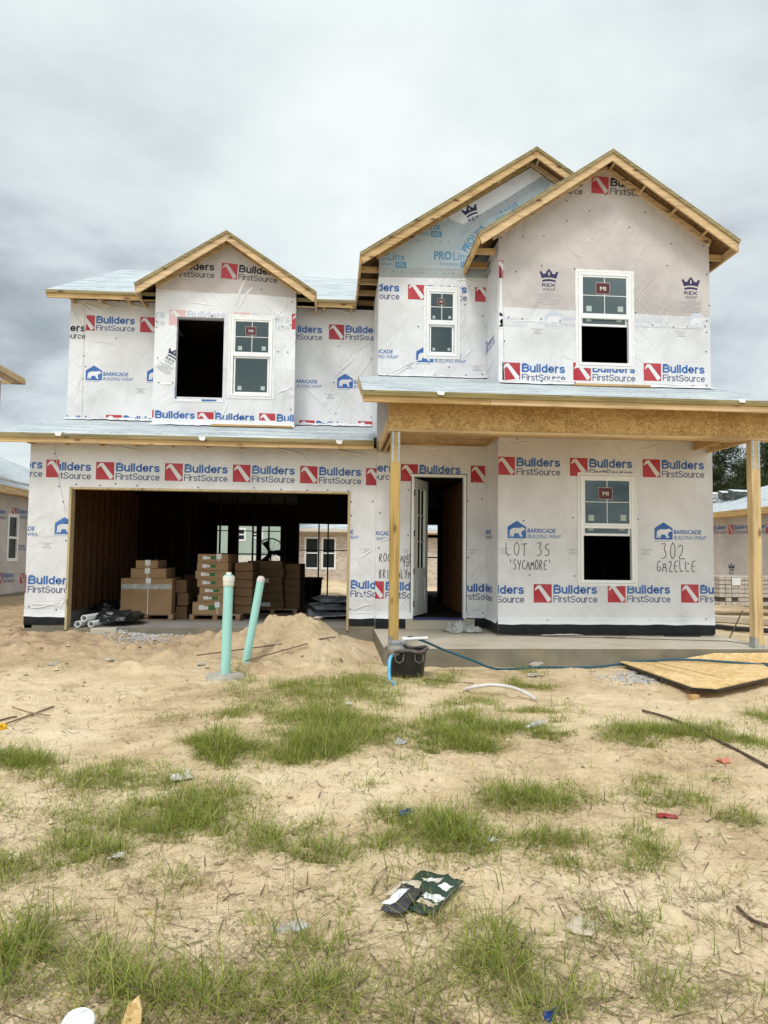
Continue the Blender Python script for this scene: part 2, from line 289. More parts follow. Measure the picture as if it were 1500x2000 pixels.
# ------------------------------------------------------------------ mesh builder
class MB:
    def __init__(s): s.v = []; s.f = []; s.m = []
    def poly(s, pts, mi=0):
        n = len(s.v); s.v += [tuple(p) for p in pts]; s.f.append(tuple(range(n, n+len(pts)))); s.m.append(mi)
    def hexa(s, c, mi=0):                                             # 8 corners: bottom ring 0-3, top ring 4-7
        n = len(s.v); s.v += [tuple(p) for p in c]
        for q in ((3, 2, 1, 0), (4, 5, 6, 7), (0, 1, 5, 4), (1, 2, 6, 5), (2, 3, 7, 6), (3, 0, 4, 7)):
            s.f.append(tuple(n+i for i in q)); s.m.append(mi)
    def box(s, x0, x1, y0, y1, z0, z1, mi=0):
        s.hexa([(x0, y0, z0), (x1, y0, z0), (x1, y1, z0), (x0, y1, z0), (x0, y0, z1), (x1, y0, z1), (x1, y1, z1), (x0, y1, z1)], mi)
    def obox(s, c, sx, sy, sz, rz=0, mi=0, tilt=0):                   # centred in xy, base at c.z
        M_ = Matrix.Translation(c) @ Matrix.Rotation(rz, 4, 'Z') @ Matrix.Rotation(tilt, 4, 'X')
        q = [(-1, -1, 0), (1, -1, 0), (1, 1, 0), (-1, 1, 0), (-1, -1, 1), (1, -1, 1), (1, 1, 1), (-1, 1, 1)]
        s.hexa([M_ @ Vector((a*sx/2, b*sy/2, c_*sz)) for a, b, c_ in q], mi)
    def bar(s, p0, p1, a, ha, b, hb, mi=0):                           # bar from p0 to p1, half sizes ha along a, hb along b
        p0, p1, a, b = Vector(p0), Vector(p1), Vector(a)*ha, Vector(b)*hb
        s.hexa([p0-a-b, p0+a-b, p1+a-b, p1-a-b, p0-a+b, p0+a+b, p1+a+b, p1-a+b], mi)
    def ext(s, pts, d, mi=0, mi2=None):                               # extrude a polygon by d
        d = Vector(d); n = len(s.v); k = len(pts); s.v += [tuple(p) for p in pts] + [tuple(Vector(p)+d) for p in pts]
        s.f.append(tuple(range(n+k-1, n-1, -1))); s.m.append(mi); s.f.append(tuple(range(n+k, n+2*k))); s.m.append(mi if mi2 is None else mi2)
        for i in range(k): s.f.append((n+i, n+(i+1) % k, n+k+(i+1) % k, n+k+i)); s.m.append(mi)
    def tube(s, pts, r, n=10, mi=0, caps=True):
        pts = [Vector(p) for p in pts]; rs = r if isinstance(r, (list, tuple)) else [r]*len(pts)
        base = len(s.v); prev = None
        for i, p in enumerate(pts):
            d = (pts[min(i+1, len(pts)-1)]-pts[max(i-1, 0)]).normalized()
            a = prev if prev is not None else (Vector((0, 0, 1)) if abs(d.z) < .9 else Vector((1, 0, 0)))
            a = (a - d*a.dot(d)).normalized(); prev = a; b = d.cross(a)
            for k in range(n):
                t = 2*math.pi*k/n; s.v.append(tuple(p + a*math.cos(t)*rs[i] + b*math.sin(t)*rs[i]))
        for i in range(len(pts)-1):
            for k in range(n):
                s.f.append((base+i*n+k, base+i*n+(k+1) % n, base+(i+1)*n+(k+1) % n, base+(i+1)*n+k)); s.m.append(mi)
        if caps:
            s.f.append(tuple(base+k for k in range(n-1, -1, -1))); s.m.append(mi); e = base+(len(pts)-1)*n; s.f.append(tuple(e+k for k in range(n))); s.m.append(mi)
    def lathe(s, prof, n=24, c=(0, 0, 0), mi=0, sy=1.0, wob=0, cap0=True, cap1=True):
        base = len(s.v)
        for r, z in prof:
            for k in range(n):
                t = 2*math.pi*k/n; q = 1+wob*math.sin(3*t+z*9); s.v.append((c[0]+r*q*math.cos(t), c[1]+r*sy*q*math.sin(t), c[2]+z))
        for i in range(len(prof)-1):
            for k in range(n): s.f.append((base+i*n+k, base+i*n+(k+1) % n, base+(i+1)*n+(k+1) % n, base+(i+1)*n+k)); s.m.append(mi)
        if cap0: s.f.append(tuple(base+k for k in range(n-1, -1, -1))); s.m.append(mi)
        if cap1: e = base+(len(prof)-1)*n; s.f.append(tuple(e+k for k in range(n))); s.m.append(mi)
    def build(s, name, mats, parent=None, smooth=False, bevel=0):
        me = bpy.data.meshes.new(name); me.from_pydata(s.v, [], s.f)
        for m in ([mats] if isinstance(mats, str) else mats): me.materials.append(MATS[m])
        me.polygons.foreach_set('material_index', s.m)
        if smooth: me.polygons.foreach_set('use_smooth', [True]*len(s.f))
        me.update(); o = bpy.data.objects.new(name, me); COL.objects.link(o)
        if parent is not None:
            o.parent = parent
            w = Vector((0, 0, 0)); p = parent
            while p is not None: w += p.location; p = p.parent
            if parent.get('_abs'): o.location = -w; o['_abs'] = 1
        if smooth:
            try: me.set_sharp_from_angle(angle=math.radians(40))
            except Exception: pass
        if bevel:
            b = o.modifiers.new('bevel', 'BEVEL'); b.width = bevel; b.segments = 2; b.limit_method = 'ANGLE'
        return o
def tag(o, label=None, cat=None, group=None, kind=None):
    if label: o['label'] = label
    if cat: o['category'] = cat
    if group: o['group'] = group
    if kind: o['kind'] = kind
    return o
def thing(name, label, cat, loc=(0, 0, 0), group=None, absolute=False):
    o = bpy.data.objects.new(name, None); COL.objects.link(o); o.location = loc; o.empty_display_size = .2
    if absolute: o['_abs'] = 1                                        # its parts are built in world coordinates
    return tag(o, label, cat, group)
def crumple(name, mat, w, d, h, loc, rz=0, n=16, seed=0, parent=None, sag=1.0, th=.004):
    """a crumpled sheet: a grid with ridged noise, closed to a thin solid"""
    mb = MB(); k = n+1
    for j in range(k):
        for i in range(k):
            u, v = i/n-.5, j/n-.5; e = 1-max(abs(u), abs(v))**2*4*.8*sag
            q = mnoise.turbulence(Vector((u*3+seed, v*3, seed*1.7)), 4, True)*h*max(e, .12)
            a = mnoise.noise(Vector((u*4, v*4, seed+3)))*.08
            mb.v.append(((u+a)*w, (v-a)*d, q+.004))
    for j in range(n):
        for i in range(n): mb.f.append((j*k+i, j*k+i+1, (j+1)*k+i+1, (j+1)*k+i)); mb.m.append(0)
    o = mb.build(name, mat, parent, True); o.location = loc; o.rotation_euler = (0, 0, rz)
    s = o.modifiers.new('thick', 'SOLIDIFY'); s.thickness = th
    return o

# ------------------------------------------------------------------ printed marks, as 2-D triangles (x right, y up)
_txt = {}
def text_tris(s, bold=0., shear=0.):
    key = (s, bold, shear)
    if key in _txt: return _txt[key]
    cu = bpy.data.curves.new('t', 'FONT'); cu.body = s; cu.offset = bold; cu.shear = shear; cu.resolution_u = 3
    ob = bpy.data.objects.new('t', cu); COL.objects.link(ob)
    ev = ob.evaluated_get(bpy.context.evaluated_depsgraph_get()); me = ev.to_mesh(); me.calc_loop_triangles()
    vs = [(v.co.x, v.co.y) for v in me.vertices]; tr = [[vs[i] for i in t.vertices] for t in me.loop_triangles]
    ev.to_mesh_clear(); bpy.data.objects.remove(ob); bpy.data.curves.remove(cu)
    xs = [p[0] for t in tr for p in t]; ys = [p[1] for t in tr for p in t]; x0, x1, y1 = min(xs), max(xs), max(ys)
    _txt[key] = [[((p[0]-x0)/(x1-x0), p[1]) for p in t] for t in tr], .0, y1
    return _txt[key]
def put_text(s, x, y, w, h, mat, bold=0., shear=0., layer=0):
    """baseline-left (x,y), total width w, cap height h"""
    tr, _, top = text_tris(s, bold, shear); k = h/.70
    return [([(x+p[0]*w, y+p[1]*k) for p in t], mat, layer) for t in tr]
def arc(cx, cy, rx, ry, a0, a1, n=9): return [(cx+rx*math.cos(math.radians(a0+(a1-a0)*i/n)), cy+ry*math.sin(math.radians(a0+(a1-a0)*i/n))) for i in range(n+1)]
SG = {'B': (.60, [[(0, 0), (0, 1)], [(0, 1), (.34, 1)]+arc(.34, .76, .25, .24, 90, -90)+[(0, .52)], [(.34, .52)]+arc(.36, .26, .27, .26, 90, -90)+[(0, 0)]]), 'u': (.46, [[(0, .72), (0, .24)]+arc(.22, .22, .22, .22, 180, 350), [(.46, .72), (.46, 0)]]),
      'i': (0, [[(0, 0), (0, .72)], [(0, .90), (0, 1.0)]]), 'l': (0, [[(0, 0), (0, 1)]]), 'd': (.48, [arc(.24, .36, .24, .36, 0, 360, 18), [(.48, 0), (.48, 1)]]), 'e': (.46, [[(0, .37), (.46, .37)]+arc(.23, .36, .23, .36, 10, 318, 15)]),
      'r': (.24, [[(0, 0), (0, .72)], [(0, .46)]+arc(.24, .48, .22, .24, 160, 90, 5)]), 's': (.40, [arc(.21, .54, .20, .18, 40, 205, 9)+[(.14, .39), (.29, .34)]+arc(.20, .19, .21, .19, 30, -150, 9)]),
      'F': (.48, [[(0, 0), (0, 1)], [(0, 1), (.50, 1)], [(0, .52), (.44, .52)]]), 't': (.24, [[(.10, .95), (.10, .16)]+arc(.22, .13, .12, .13, 180, 280, 5), [(-.04, .72), (.26, .72)]]),
      'S': (.60, [arc(.31, .75, .28, .25, 25, 215, 11)+[(.2, .54), (.44, .46)]+arc(.30, .26, .30, .26, 35, -165, 11)]), 'o': (.48, [arc(.24, .36, .24, .36, 0, 360, 18)]), 'c': (.44, [arc(.24, .36, .24, .36, 42, 318, 15)])}
def put_grot(s, x, y, w, h, mat, th):
    out = []; px_ = 0; segs = []
    for ch in s:
        wd, sts = SG[ch]
        for st in sts: segs.append([(px_+p[0], th/2+p[1]*(1-th)) for p in st])
        px_ += wd+th+.075
    tot = px_-.075; k = h
    for si, st in enumerate(segs):
        n = len(st); L_, R__ = [], []
        for i, p in enumerate(st):
            d0 = Vector((p[0]-st[i-1][0], p[1]-st[i-1][1])).normalized() if i > 0 else None; d1 = Vector((st[i+1][0]-p[0], st[i+1][1]-p[1])).normalized() if i < n-1 else None
            if i == 0: d0 = d1
            if i == n-1: d1 = d0
            m = Vector((-(d0.y+d1.y), d0.x+d1.x)); m = m.normalized() if m.length > 1e-4 else Vector((-d1.y, d1.x)); q = th/2/max(.5, m.dot(Vector((-d1.y, d1.x)))); e = Vector((0, 0))
            if i == 0: e = -d1*th/2
            if i == n-1: e = d0*th/2
            if n > 14 and abs(st[0][0]-st[-1][0])+abs(st[0][1]-st[-1][1]) < 1e-3: e = Vector((0, 0))
            L_.append((p[0]+m.x*q+e.x, p[1]+m.y*q+e.y)); R__.append((p[0]-m.x*q+e.x, p[1]-m.y*q+e.y))
        f = lambda p: (x+(p[0]+th/2)/tot*w, y+p[1]*k)
        for i in range(n-1): out.append(([f(L_[i]), f(R__[i]), f(R__[i+1]), f(L_[i+1])], mat, (si % 3)*.3))
    return out
def flat(pts, mat, layer=0, x=0., y=0., sx=1., sy=1.):
    pp = [(x+a*sx, y-b*sy) for a, b in pts]                            # given with y down, unit box
    return [([pp[i] for i in t], mat, layer) for t in tessellate_polygon([[Vector((*p, 0)) for p in pp]])]
HAMMER = [(.22, .06), (.38, .06), (.97, .80), (.90, .91), (.79, .985), (.29, .26), (.2, .25), (.08, .37), (.06, .30), (.13, .16)]
def builders(style=''):
    red, bl, nv, wh = {'': ('ink_red', 'ink_blue', 'ink_navy', 'wrap'), 'k': ('ink_red', 'ink_black', 'ink_black', 'wrap_pink'), 'g': ('ink_ghost_red', 'ink_ghost', 'ink_ghost', 'wrap_white')}[style]
    s = .315
    o = flat([(0, 0), (1, 0), (1, 1), (0, 1)], red, 0, 0, 0, s, s) + flat(HAMMER, wh, 1, 0, 0, s, s)
    o += put_grot('Builders', .345, -.162, .765, .150, bl, .195) + put_grot('FirstSource', .345, -.310, .77, .116, nv, .125)
    return o
BEAR = [(.10, .90), (.13, .72), (.12, .58), (.20, .46), (.36, .40), (.55, .41), (.68, .40), (.76, .375), (.80, .35), (.84, .39), (.95, .455), (.97, .50), (.88, .53), (.80, .56), (.75, .64), (.73, .74), (.80, .86), (.80, .90), (.67, .90), (.63, .80), (.58, .71), (.46, .70), (.37, .71), (.34, .78), (.31, .90), (.22, .90), (.24, .78), (.20, .80), (.19, .90)]
def barricade(style=''):
    bl, wh = {'': ('ink_blue', 'wrap'), 'g': ('ink_ghost', 'wrap_white'), 'y': ('ink_ghost_grey', 'wrap_white')}[style]
    o = flat([(.0, .36), (.03, .32), (.46, .02), (.5, 0), (.54, .02), (.97, .32), (1, .36), (1, .96), (.96, 1), (.04, 1), (0, .96)], bl, 0, 0, 0, .325, .30)
    o += flat(BEAR, wh, 1, 0, 0, .325, .30)
    if style == 'y': return o
    o += put_text('barricade', .0, -.335, .27, .018, bl) + put_text('BARRICADE', .345, -.20, .50, .072, bl, .022, .12) + put_text('BUILDING WRAP', .345, -.295, .59, .066, bl, .0, .25)
    return o
CROWN = [(0, .25), (.10, .20), (.20, .42), (.33, .36), (.36, .24), (.50, 0), (.64, .24), (.67, .36), (.80, .42), (.90, .20), (1, .25), (.88, .74), (.70, .68), (.5, .66), (.30, .68), (.12, .74)]
def rex():
    o = flat(CROWN, 'ink_purple', 0, 0, 0, .34, .24) + flat([(.14, .80), (.32, .74), (.5, .72), (.68, .74), (.86, .80), (.84, .93), (.66, .88), (.5, .87), (.34, .88), (.16, .93)], 'ink_purple', 0, 0, 0, .34, .26)
    o += flat([(.46, .30), (.5, .22), (.54, .30), (.54, .52), (.46, .52)], 'wrap_pink', 1, 0, 0, .34, .24)
    o += put_text('REX', .045, -.325, .25, .06, 'ink_purple', .02) + put_text('WRAP', .06, -.40, .22, .05, 'ink_purple', .0, .1)
    for i, (a, b) in enumerate(((.09, .17), (-.06, .42), (-.02, .36), (.05, .20), (-.05, .40), (-.02, .36), (-.06, .42), (.02, .28))):
        o += flat([(0, 0), (1, 0), (1, 1), (0, 1)], 'ink_grey', 0, a, -.43-i*.030, b, .010)
    return o
def smallprint():
    o = []
    for i, (a, b) in enumerate(((0, .22), (.06, .10), (.05, .12), (.03, .17))):
        o += flat([(0, 0), (1, 0), (1, 1), (0, 1)], 'ink_grey', 0, a, -i*.028, b, .007)
    return o
def prolinx():
    return (put_text('PRO', 0, -.16, .33, .155, 'ink_cyan', .03) + put_text('Linx', .36, -.16, .33, .155, 'ink_cyan', .008) + put_text('Synthetic', .09, -.27, .40, .07, 'ink_cyan', 0, .35)
            + flat([(0, 0), (1, 0), (1, 1), (0, 1)], 'ink_cyan', 0, .50, -.185, .21, .115) + put_text('UDL', .525, -.27, .16, .06, 'udl', .015, 0, 1))
GL = {'L': [[(0, 1), (.05, 0), (.8, .08)]], 'O': [[(.5, 1), (.12, .75), (.08, .3), (.4, 0), (.8, .15), (.95, .6), (.75, .95), (.45, .98)]], 'T': [[(0, .95), (1, 1)], [(.5, 1), (.48, 0)]],
      '3': [[(.1, .95), (.85, 1), (.4, .58), (.85, .4), (.7, .08), (.1, .02)]], '5': [[(.9, 1), (.25, .95), (.2, .55), (.7, .55), (.85, .25), (.55, .0), (.1, .08)]], '0': [[(.5, 1), (.12, .6), (.25, .08), (.65, 0), (.92, .45), (.7, .95), (.45, .98)]],
      '2': [[(.1, .8), (.45, 1), (.8, .8), (.55, .35), (0, 0), (1, .02)]], 'S': [[(.85, .95), (.3, .95), (.15, .65), (.75, .42), (.7, .1), (.05, .0)]], 'Y': [[(0, 1), (.45, .5)], [(.95, 1), (.35, 0)]],
      'C': [[(.9, .9), (.45, .95), (.1, .5), (.35, .05), (.9, .12)]], 'A': [[(0, 0), (.5, 1), (.95, 0)], [(.2, .35), (.8, .38)]], 'M': [[(0, 0), (.15, 1), (.5, .3), (.85, 1), (1, 0)]], 'R': [[(.1, 0), (.12, 1), (.8, .85), (.7, .55), (.15, .5), (.95, 0)]],
      'E': [[(.9, 1), (.15, .95), (.1, .02), (.85, 0)], [(.12, .5), (.7, .52)]], 'G': [[(.9, .9), (.45, 1), (.08, .5), (.35, .02), (.85, .1), (.85, .45), (.5, .45)]], 'Z': [[(.05, .95), (.95, 1), (.1, 0), (1, .05)]],
      "'": [[(.4, 1), (.55, .75)]], 'B': [[(.1, 0), (.1, 1), (.75, .85), (.15, .52), (.85, .3), (.1, 0)]], 'I': [[(.5, 1), (.5, 0)]], 'K': [[(.1, 1), (.1, 0)], [(.85, 1), (.12, .45), (.9, 0)]], 'N': [[(0, 0), (.1, 1), (.85, 0), (.95, 1)]],
      'H': [[(.1, 1), (.1, 0)], [(.85, 1), (.85, 0)], [(.1, .5), (.85, .5)]], 'D': [[(.1, 0), (.1, 1), (.85, .7), (.8, .2), (.1, 0)]], 'F': [[(.9, 1), (.12, .95), (.1, 0)], [(.12, .5), (.65, .52)]], 'U': [[(0, 1), (.1, .1), (.5, 0), (.85, .2), (.9, 1)]]}
def handwrite(s, w, h, wd=.011):
    o = []; n = len(s); cw = w/n
    for i, ch in enumerate(s):
        for st in GL.get(ch, []):
            pp = [(i*cw+.08*cw+a*cw*.78, -h+b*h*(1+.06*math.sin(i*2.1))) for a, b in st]
            # round the strokes a little
            q = [pp[0]]
            for a, b in zip(pp, pp[1:]): q += [(a[0]*.7+b[0]*.3, a[1]*.7+b[1]*.3), (a[0]*.3+b[0]*.7, a[1]*.3+b[1]*.7)]
            q.append(pp[-1])
            for a, b in zip(q, q[1:]):
                d = Vector((b[0]-a[0], b[1]-a[1])); l = max(d.length, 1e-6); nx, ny = -d.y/l*wd/2, d.x/l*wd/2; ex, ey = d.x/l*wd*.35, d.y/l*wd*.35
                o.append(([(a[0]-ex+nx, a[1]-ey+ny), (a[0]-ex-nx, a[1]-ey-ny), (b[0]+ex-nx, b[1]+ey-ny), (b[0]+ex+nx, b[1]+ey+ny)], 'ink_black', 1))
    return o
def clip(poly, hp):
    a, b, c = hp; out = []                                             # keep a*u+b*z<=c
    for i, p in enumerate(poly):
        q = poly[(i+1) % len(poly)]; dp, dq = a*p[0]+b*p[1]-c, a*q[0]+b*q[1]-c
        if dp <= 0: out.append(p)
        if (dp < 0 < dq) or (dq < 0 < dp): t = dp/(dp-dq); out.append((p[0]+(q[0]-p[0])*t, p[1]+(q[1]-p[1])*t))
    return out
WM = ['wrap', 'wood_dark_back', 'ink_red', 'ink_blue', 'ink_navy', 'ink_black', 'ink_purple', 'ink_ghost', 'ink_ghost_red', 'ink_ghost_grey', 'ink_cyan', 'ink_grey', 'seam_grey', 'nail', 'wrap_white', 'wrap_pink', 'wrap_smooth', 'udl', 'udl_band', 'tape', 'concrete_side', 'brick_wall', 'brick_white', 'siding_green', 'frieze']
MI = {n: i for i, n in enumerate(WM)}
class Wall:
    """a wall plane with openings; kind F faces the viewer (u=X), L faces -X (u=-Y), R faces +X (u=Y)"""
    def __init__(s, kind, c, th=.14): s.kind, s.c, s.th = kind, c, th; s.mb = MB(); s.holes = []; s.bound = []
    def pt(s, u, z, off=0.): return (u, s.c-off, z) if s.kind == 'F' else ((s.c-off, -u, z) if s.kind == 'L' else (s.c+off, u, z))
    def px(s, x, y):
        p = atY(x, y, s.c) if s.kind == 'F' else atX(x, y, s.c)
        return (p.x, p.z) if s.kind == 'F' else ((-p.y, p.z) if s.kind == 'L' else (p.y, p.z))
    def solid(s, u0, u1, z0, z1, holes=(), gable=None, front='wrap', reveal='wrap'):
        s.holes = list(holes); us = sorted({u0, u1, *[h[0] for h in holes], *[h[1] for h in holes]}); zs = sorted({z0, z1, *[h[2] for h in holes], *[h[3] for h in holes]})
        us = [u for u in us if u0 <= u <= u1]; zs = [z for z in zs if z0 <= z <= z1]; mb = s.mb; F, B, RV = MI[front], MI['wood_dark_back'], MI[reveal]
        inn = lambda a, b: u0 < a < u1 and z0 < b < z1 and not any(h[0] < a < h[1] and h[2] < b < h[3] for h in holes)
        for i in range(len(us)-1):
            for j in range(len(zs)-1):
                a, b, c, d = us[i], us[i+1], zs[j], zs[j+1]; mu, mz = (a+b)/2, (c+d)/2
                if not inn(mu, mz): continue
                mb.poly([s.pt(a, c), s.pt(b, c), s.pt(b, d), s.pt(a, d)], F); t = -s.th
                mb.poly([s.pt(a, c, t), s.pt(a, d, t), s.pt(b, d, t), s.pt(b, c, t)], B)
                for (p, q, tu, tz) in (((a, c), (a, d), a-1e-3, mz), ((b, d), (b, c), b+1e-3, mz), ((b, c), (a, c), mu, c-1e-3), ((a, d), (b, d), mu, d+1e-3)):
                    if not inn(tu, tz): mb.poly([s.pt(*p), s.pt(*q), s.pt(*q, t), s.pt(*p, t)], RV)
        s.bound = [(-1, 0, -u0), (1, 0, u1), (0, -1, -z0)]
        if gable:
            mb.poly([s.pt(*p) for p in gable], F); mb.poly([s.pt(*p, -s.th) for p in reversed(gable)], B)
            s.bound += [(0, 1, max(p[1] for p in gable))]
        else: s.bound.append((0, 1, z1))
    def raw(s, poly, mat, off, clips=(), nohole=True):
        polys = [poly]
        for hp in list(clips)+s.bound: polys = [c for c in (clip(p, hp) for p in polys) if len(c) > 2]
        if nohole:
            for h in s.holes:
                nx = []
                for p in polys:
                    if max(q[0] for q in p) <= h[0] or min(q[0] for q in p) >= h[1] or max(q[1] for q in p) <= h[2] or min(q[1] for q in p) >= h[3]: nx.append(p); continue
                    for hps in ([(1, 0, h[0])], [(-1, 0, -h[1])], [(-1, 0, -h[0]), (1, 0, h[1]), (0, 1, h[2])], [(-1, 0, -h[0]), (1, 0, h[1]), (0, -1, -h[3])]):
                        r = p
                        for hp in hps: r = clip(r, hp) if len(r) > 2 else []
                        if len(r) > 2: nx.append(r)
                polys = nx
        for p in polys: s.mb.poly([s.pt(u, z, off) for u, z in p], MI[mat])
    def stamp(s, art, x, y, rot=0., sc=1., clips=(), bg=None, off=.003, skew=0.):
        u0, z0 = s.px(x, y); c, n = math.cos(rot), math.sin(rot)
        for poly, mat, ly in art:
            if bg and mat in ('wrap', 'wrap_white', 'wrap_pink'): mat = bg
            s.raw([(u0+(p[0]*c-p[1]*n)*sc, z0+(p[0]*n+p[1]*c)*sc+skew*p[0]) for p in poly], mat, off+ly*.0012, clips)
    def pxpoly(s, pts, mat, off=.0015, clips=()):
        q = [s.px(*p) for p in pts]
        for t in tessellate_polygon([[Vector((*p, 0)) for p in q]]):
            s.raw([q[i] for i in t], mat, off, clips)
    def line(s, p, q, w=.006, mat='seam_grey', off=.0035):
        a, b = Vector(s.px(*p)), Vector(s.px(*q)); d = (b-a).normalized(); n = Vector((-d.y, d.x))*w/2
        s.raw([tuple(a+n), tuple(a-n), tuple(b-n), tuple(b+n)], mat, off)
    def nails(s, pts, r=.014):
        for p in pts:
            u, z = s.px(*p)
            s.raw([(u+r*math.cos(k*math.pi/4), z+r*math.sin(k*math.pi/4)) for k in range(8)], 'nail', .006)
    def fold(s, p, q, w=.05, h=.012, mat='wrap'):
        w *= .62; h *= .6
        """a crease of slack wrap standing proud of the wall"""
        a, b = Vector(s.px(*p)), Vector(s.px(*q)); d = (b-a); n = Vector((-d.y, d.x)).normalized(); k = 7; rows = []
        for i in range(k):
            t = i/(k-1); e = math.sin(math.pi*t)**.7; m = a+d*t + n*.012*math.sin(t*7+p[0])
            rows.append([(m+n*w*.5*(.25+e), .0025), (m+n*w*.12*e, h*e+.003), (m-n*w*.16*e, h*e*.8+.003), (m-n*w*.5*(.25+e), .0025)])
        base = len(s.mb.v)
        for r in rows:
            for m, o in r: s.mb.v.append(s.pt(m.x, m.y, o))
        for i in range(k-1):
            for j in range(3): s.mb.f.append((base+i*4+j, base+i*4+j+1, base+(i+1)*4+j+1, base+(i+1)*4+j)); s.mb.m.append(MI[mat])
    def hem(s, u0, u1, z, drop=.035, mat='wrap_white', flare=.02, step=.08, seed=0):
        """loose, wavy bottom edge"""
        n = max(2, int((u1-u0)/step)); base = len(s.mb.v)
        for i in range(n+1):
            u = u0+(u1-u0)*i/n; a = mnoise.noise(Vector((u*3.1, seed, 0))); b = mnoise.noise(Vector((u*7.3, seed, 5)))
            s.mb.v += [s.pt(u, z+.12, .0022), s.pt(u, z+.05, .006+flare*.4*max(0, b)), s.pt(u, z-drop*(.5+a)*.6, .008+flare*(.4+.6*abs(b)))]
        for i in range(n):
            for j in range(2): q = base+i*3+j; s.mb.f.append((q, q+3, q+4, q+1)); s.mb.m.append(MI[mat])
    def build(s, name, parent): return s.mb.build(name, WM, parent)

# ------------------------------------------------------------------ ground
def hsm(x, a, b): t = np.clip((x-a)/(b-a), 0, 1); return t*t*(3-2*t)
_rg = np.random.RandomState(5); _tab = _rg.rand(256, 256)
def vnoise(x, y):
    xi, yi = np.floor(x).astype(int), np.floor(y).astype(int); fx, fy = x-xi, y-yi; fx = fx*fx*(3-2*fx); fy = fy*fy*(3-2*fy)
    g = lambda a, b: _tab[a & 255, b & 255]
    return (g(xi, yi)*(1-fx)+g(xi+1, yi)*fx)*(1-fy)+(g(xi, yi+1)*(1-fx)+g(xi+1, yi+1)*fx)*fy - .5
_dn = np.random.RandomState(23); DENT = [(_dn.uniform(-4.5, 5.5), _dn.uniform(-11.2, -3.0), _dn.uniform(0, 3.14), _dn.uniform(.10, .17), _dn.uniform(.05, .08), _dn.uniform(.015, .048)) for _ in range(260)]
DENT += [(_dn.uniform(-5.8, .2), _dn.uniform(-3.3, -.5), _dn.uniform(0, 3.14), _dn.uniform(.07, .28), _dn.uniform(.05, .15), -_dn.uniform(.015, .062)) for _ in range(190)]
def dents(x, y):
    """boot prints, and lumps of dirt towards the garage"""
    o = np.zeros(np.broadcast(x, y).shape)
    if o.ndim == 0: return o + sum(_dent1(x, y, *q) for q in DENT if abs(x-q[0]) < .7 and abs(y-q[1]) < .7)
    m = (np.abs(x) < 7) & (y > -12) & (y < 0)
    if not m.any(): return o
    xs, ys = np.asarray(x)[m], np.asarray(y)[m]; w = np.zeros(len(xs)); od = np.argsort(ys); xs, ys = xs[od], ys[od]
    for q in DENT:
        i0, i1 = np.searchsorted(ys, q[1]-.7), np.searchsorted(ys, q[1]+.7)
        if i1 > i0: w[i0:i1] += _dent1(xs[i0:i1], ys[i0:i1], *q)
    z = np.empty(len(w)); z[od] = w; o[m] = z; return o
def _dent1(x, y, dx, dy, an, ra, rb_, dp):
    u, v = (x-dx)*math.cos(an)+(y-dy)*math.sin(an), -(x-dx)*math.sin(an)+(y-dy)*math.cos(an); r = (u/ra)**2+(v/rb_)**2
    return -dp*np.exp(-r*r*.8) + (dp*.45*np.exp(-(np.sqrt(r)-1.35)**2*9) if dp > 0 else 0)
def hgt(x, y):
    x = np.asarray(x, float); y = np.asarray(y, float)
    h = -.25 + .125*hsm(y, -2.6, -.25)*(1-hsm(x, .2, .75)) + .05*hsm(-x, 1.5, 4.5)*hsm(y, -4.0, -1.0)
    near = 1-hsm(np.hypot(x, y+4), 12, 30)
    rough = .5+1.1*hsm(-x, 1.2, 3.2)*hsm(y, -3.6, -1.2)
    h = h + near*(.075*vnoise(x*.45+9, y*.45) + .055*rough*vnoise(x*1.6, y*1.6+3)+.045*rough*vnoise(x*4.3+1, y*4.3)+.026*rough*vnoise(x*11, y*11+7)+.012*vnoise(x*27, y*27))
    h = h + dents(x, y)
    h = h + 1.0*hsm(np.hypot(x, y), 60, 300)*vnoise(x*.02, y*.02)
    # keep the ground below the slabs
    inside = (x > -5.5) & (x < 7.0) & (y > -2.7) & (y < 10.4) & ~((x < .7) & (y < -.05))
    h = np.where(inside, np.minimum(h, -.16), h)
    return h
def hz(x, y): return float(hgt(x, y))
def axis(lo, hi, fine0, fine1, step, grow=1.22, cap=60):
    a = list(np.arange(fine0, fine1+1e-6, step)); s = step
    while a[-1] < hi: s = min(s*grow, cap); a.append(a[-1]+s)
    s = step; b = []; p = fine0
    while p > lo: s = min(s*grow, cap); p -= s; b.append(p)
    return np.array(b[::-1]+a)
gx = axis(-700, 700, -6.5, 7.5, .045); gy = np.concatenate([axis(-700, -7.01, -12.6, -7.0, .026)[:-1], axis(-7.0, 900, -7.0, 1.0, .05)])
gy = np.unique(np.round(gy[(gy > -700)], 4))
X_, Y_ = np.meshgrid(gx, gy); Z_ = hgt(X_, Y_); nx_, ny_ = len(gx), len(gy)
def gridmesh(name, V, nx, ny, mat, smooth=True):
    me = bpy.data.meshes.new(name); i = np.arange((ny-1)*(nx-1)); r, c = i//(nx-1), i % (nx-1); a = r*nx+c
    F = np.stack([a, a+1, a+nx+1, a+nx], 1).astype(np.int32)
    me.vertices.add(len(V)); me.vertices.foreach_set('co', V.astype(np.float32).ravel()); me.loops.add(F.size); me.loops.foreach_set('vertex_index', F.ravel())
    me.polygons.add(len(F)); me.polygons.foreach_set('loop_start', np.arange(0, F.size, 4, dtype=np.int32))
    me.polygons.foreach_set('use_smooth', np.full(len(F), smooth)); me.materials.append(MATS[mat]); me.update(calc_edges=True); me.validate()
    o = bpy.data.objects.new(name, me); COL.objects.link(o); return o
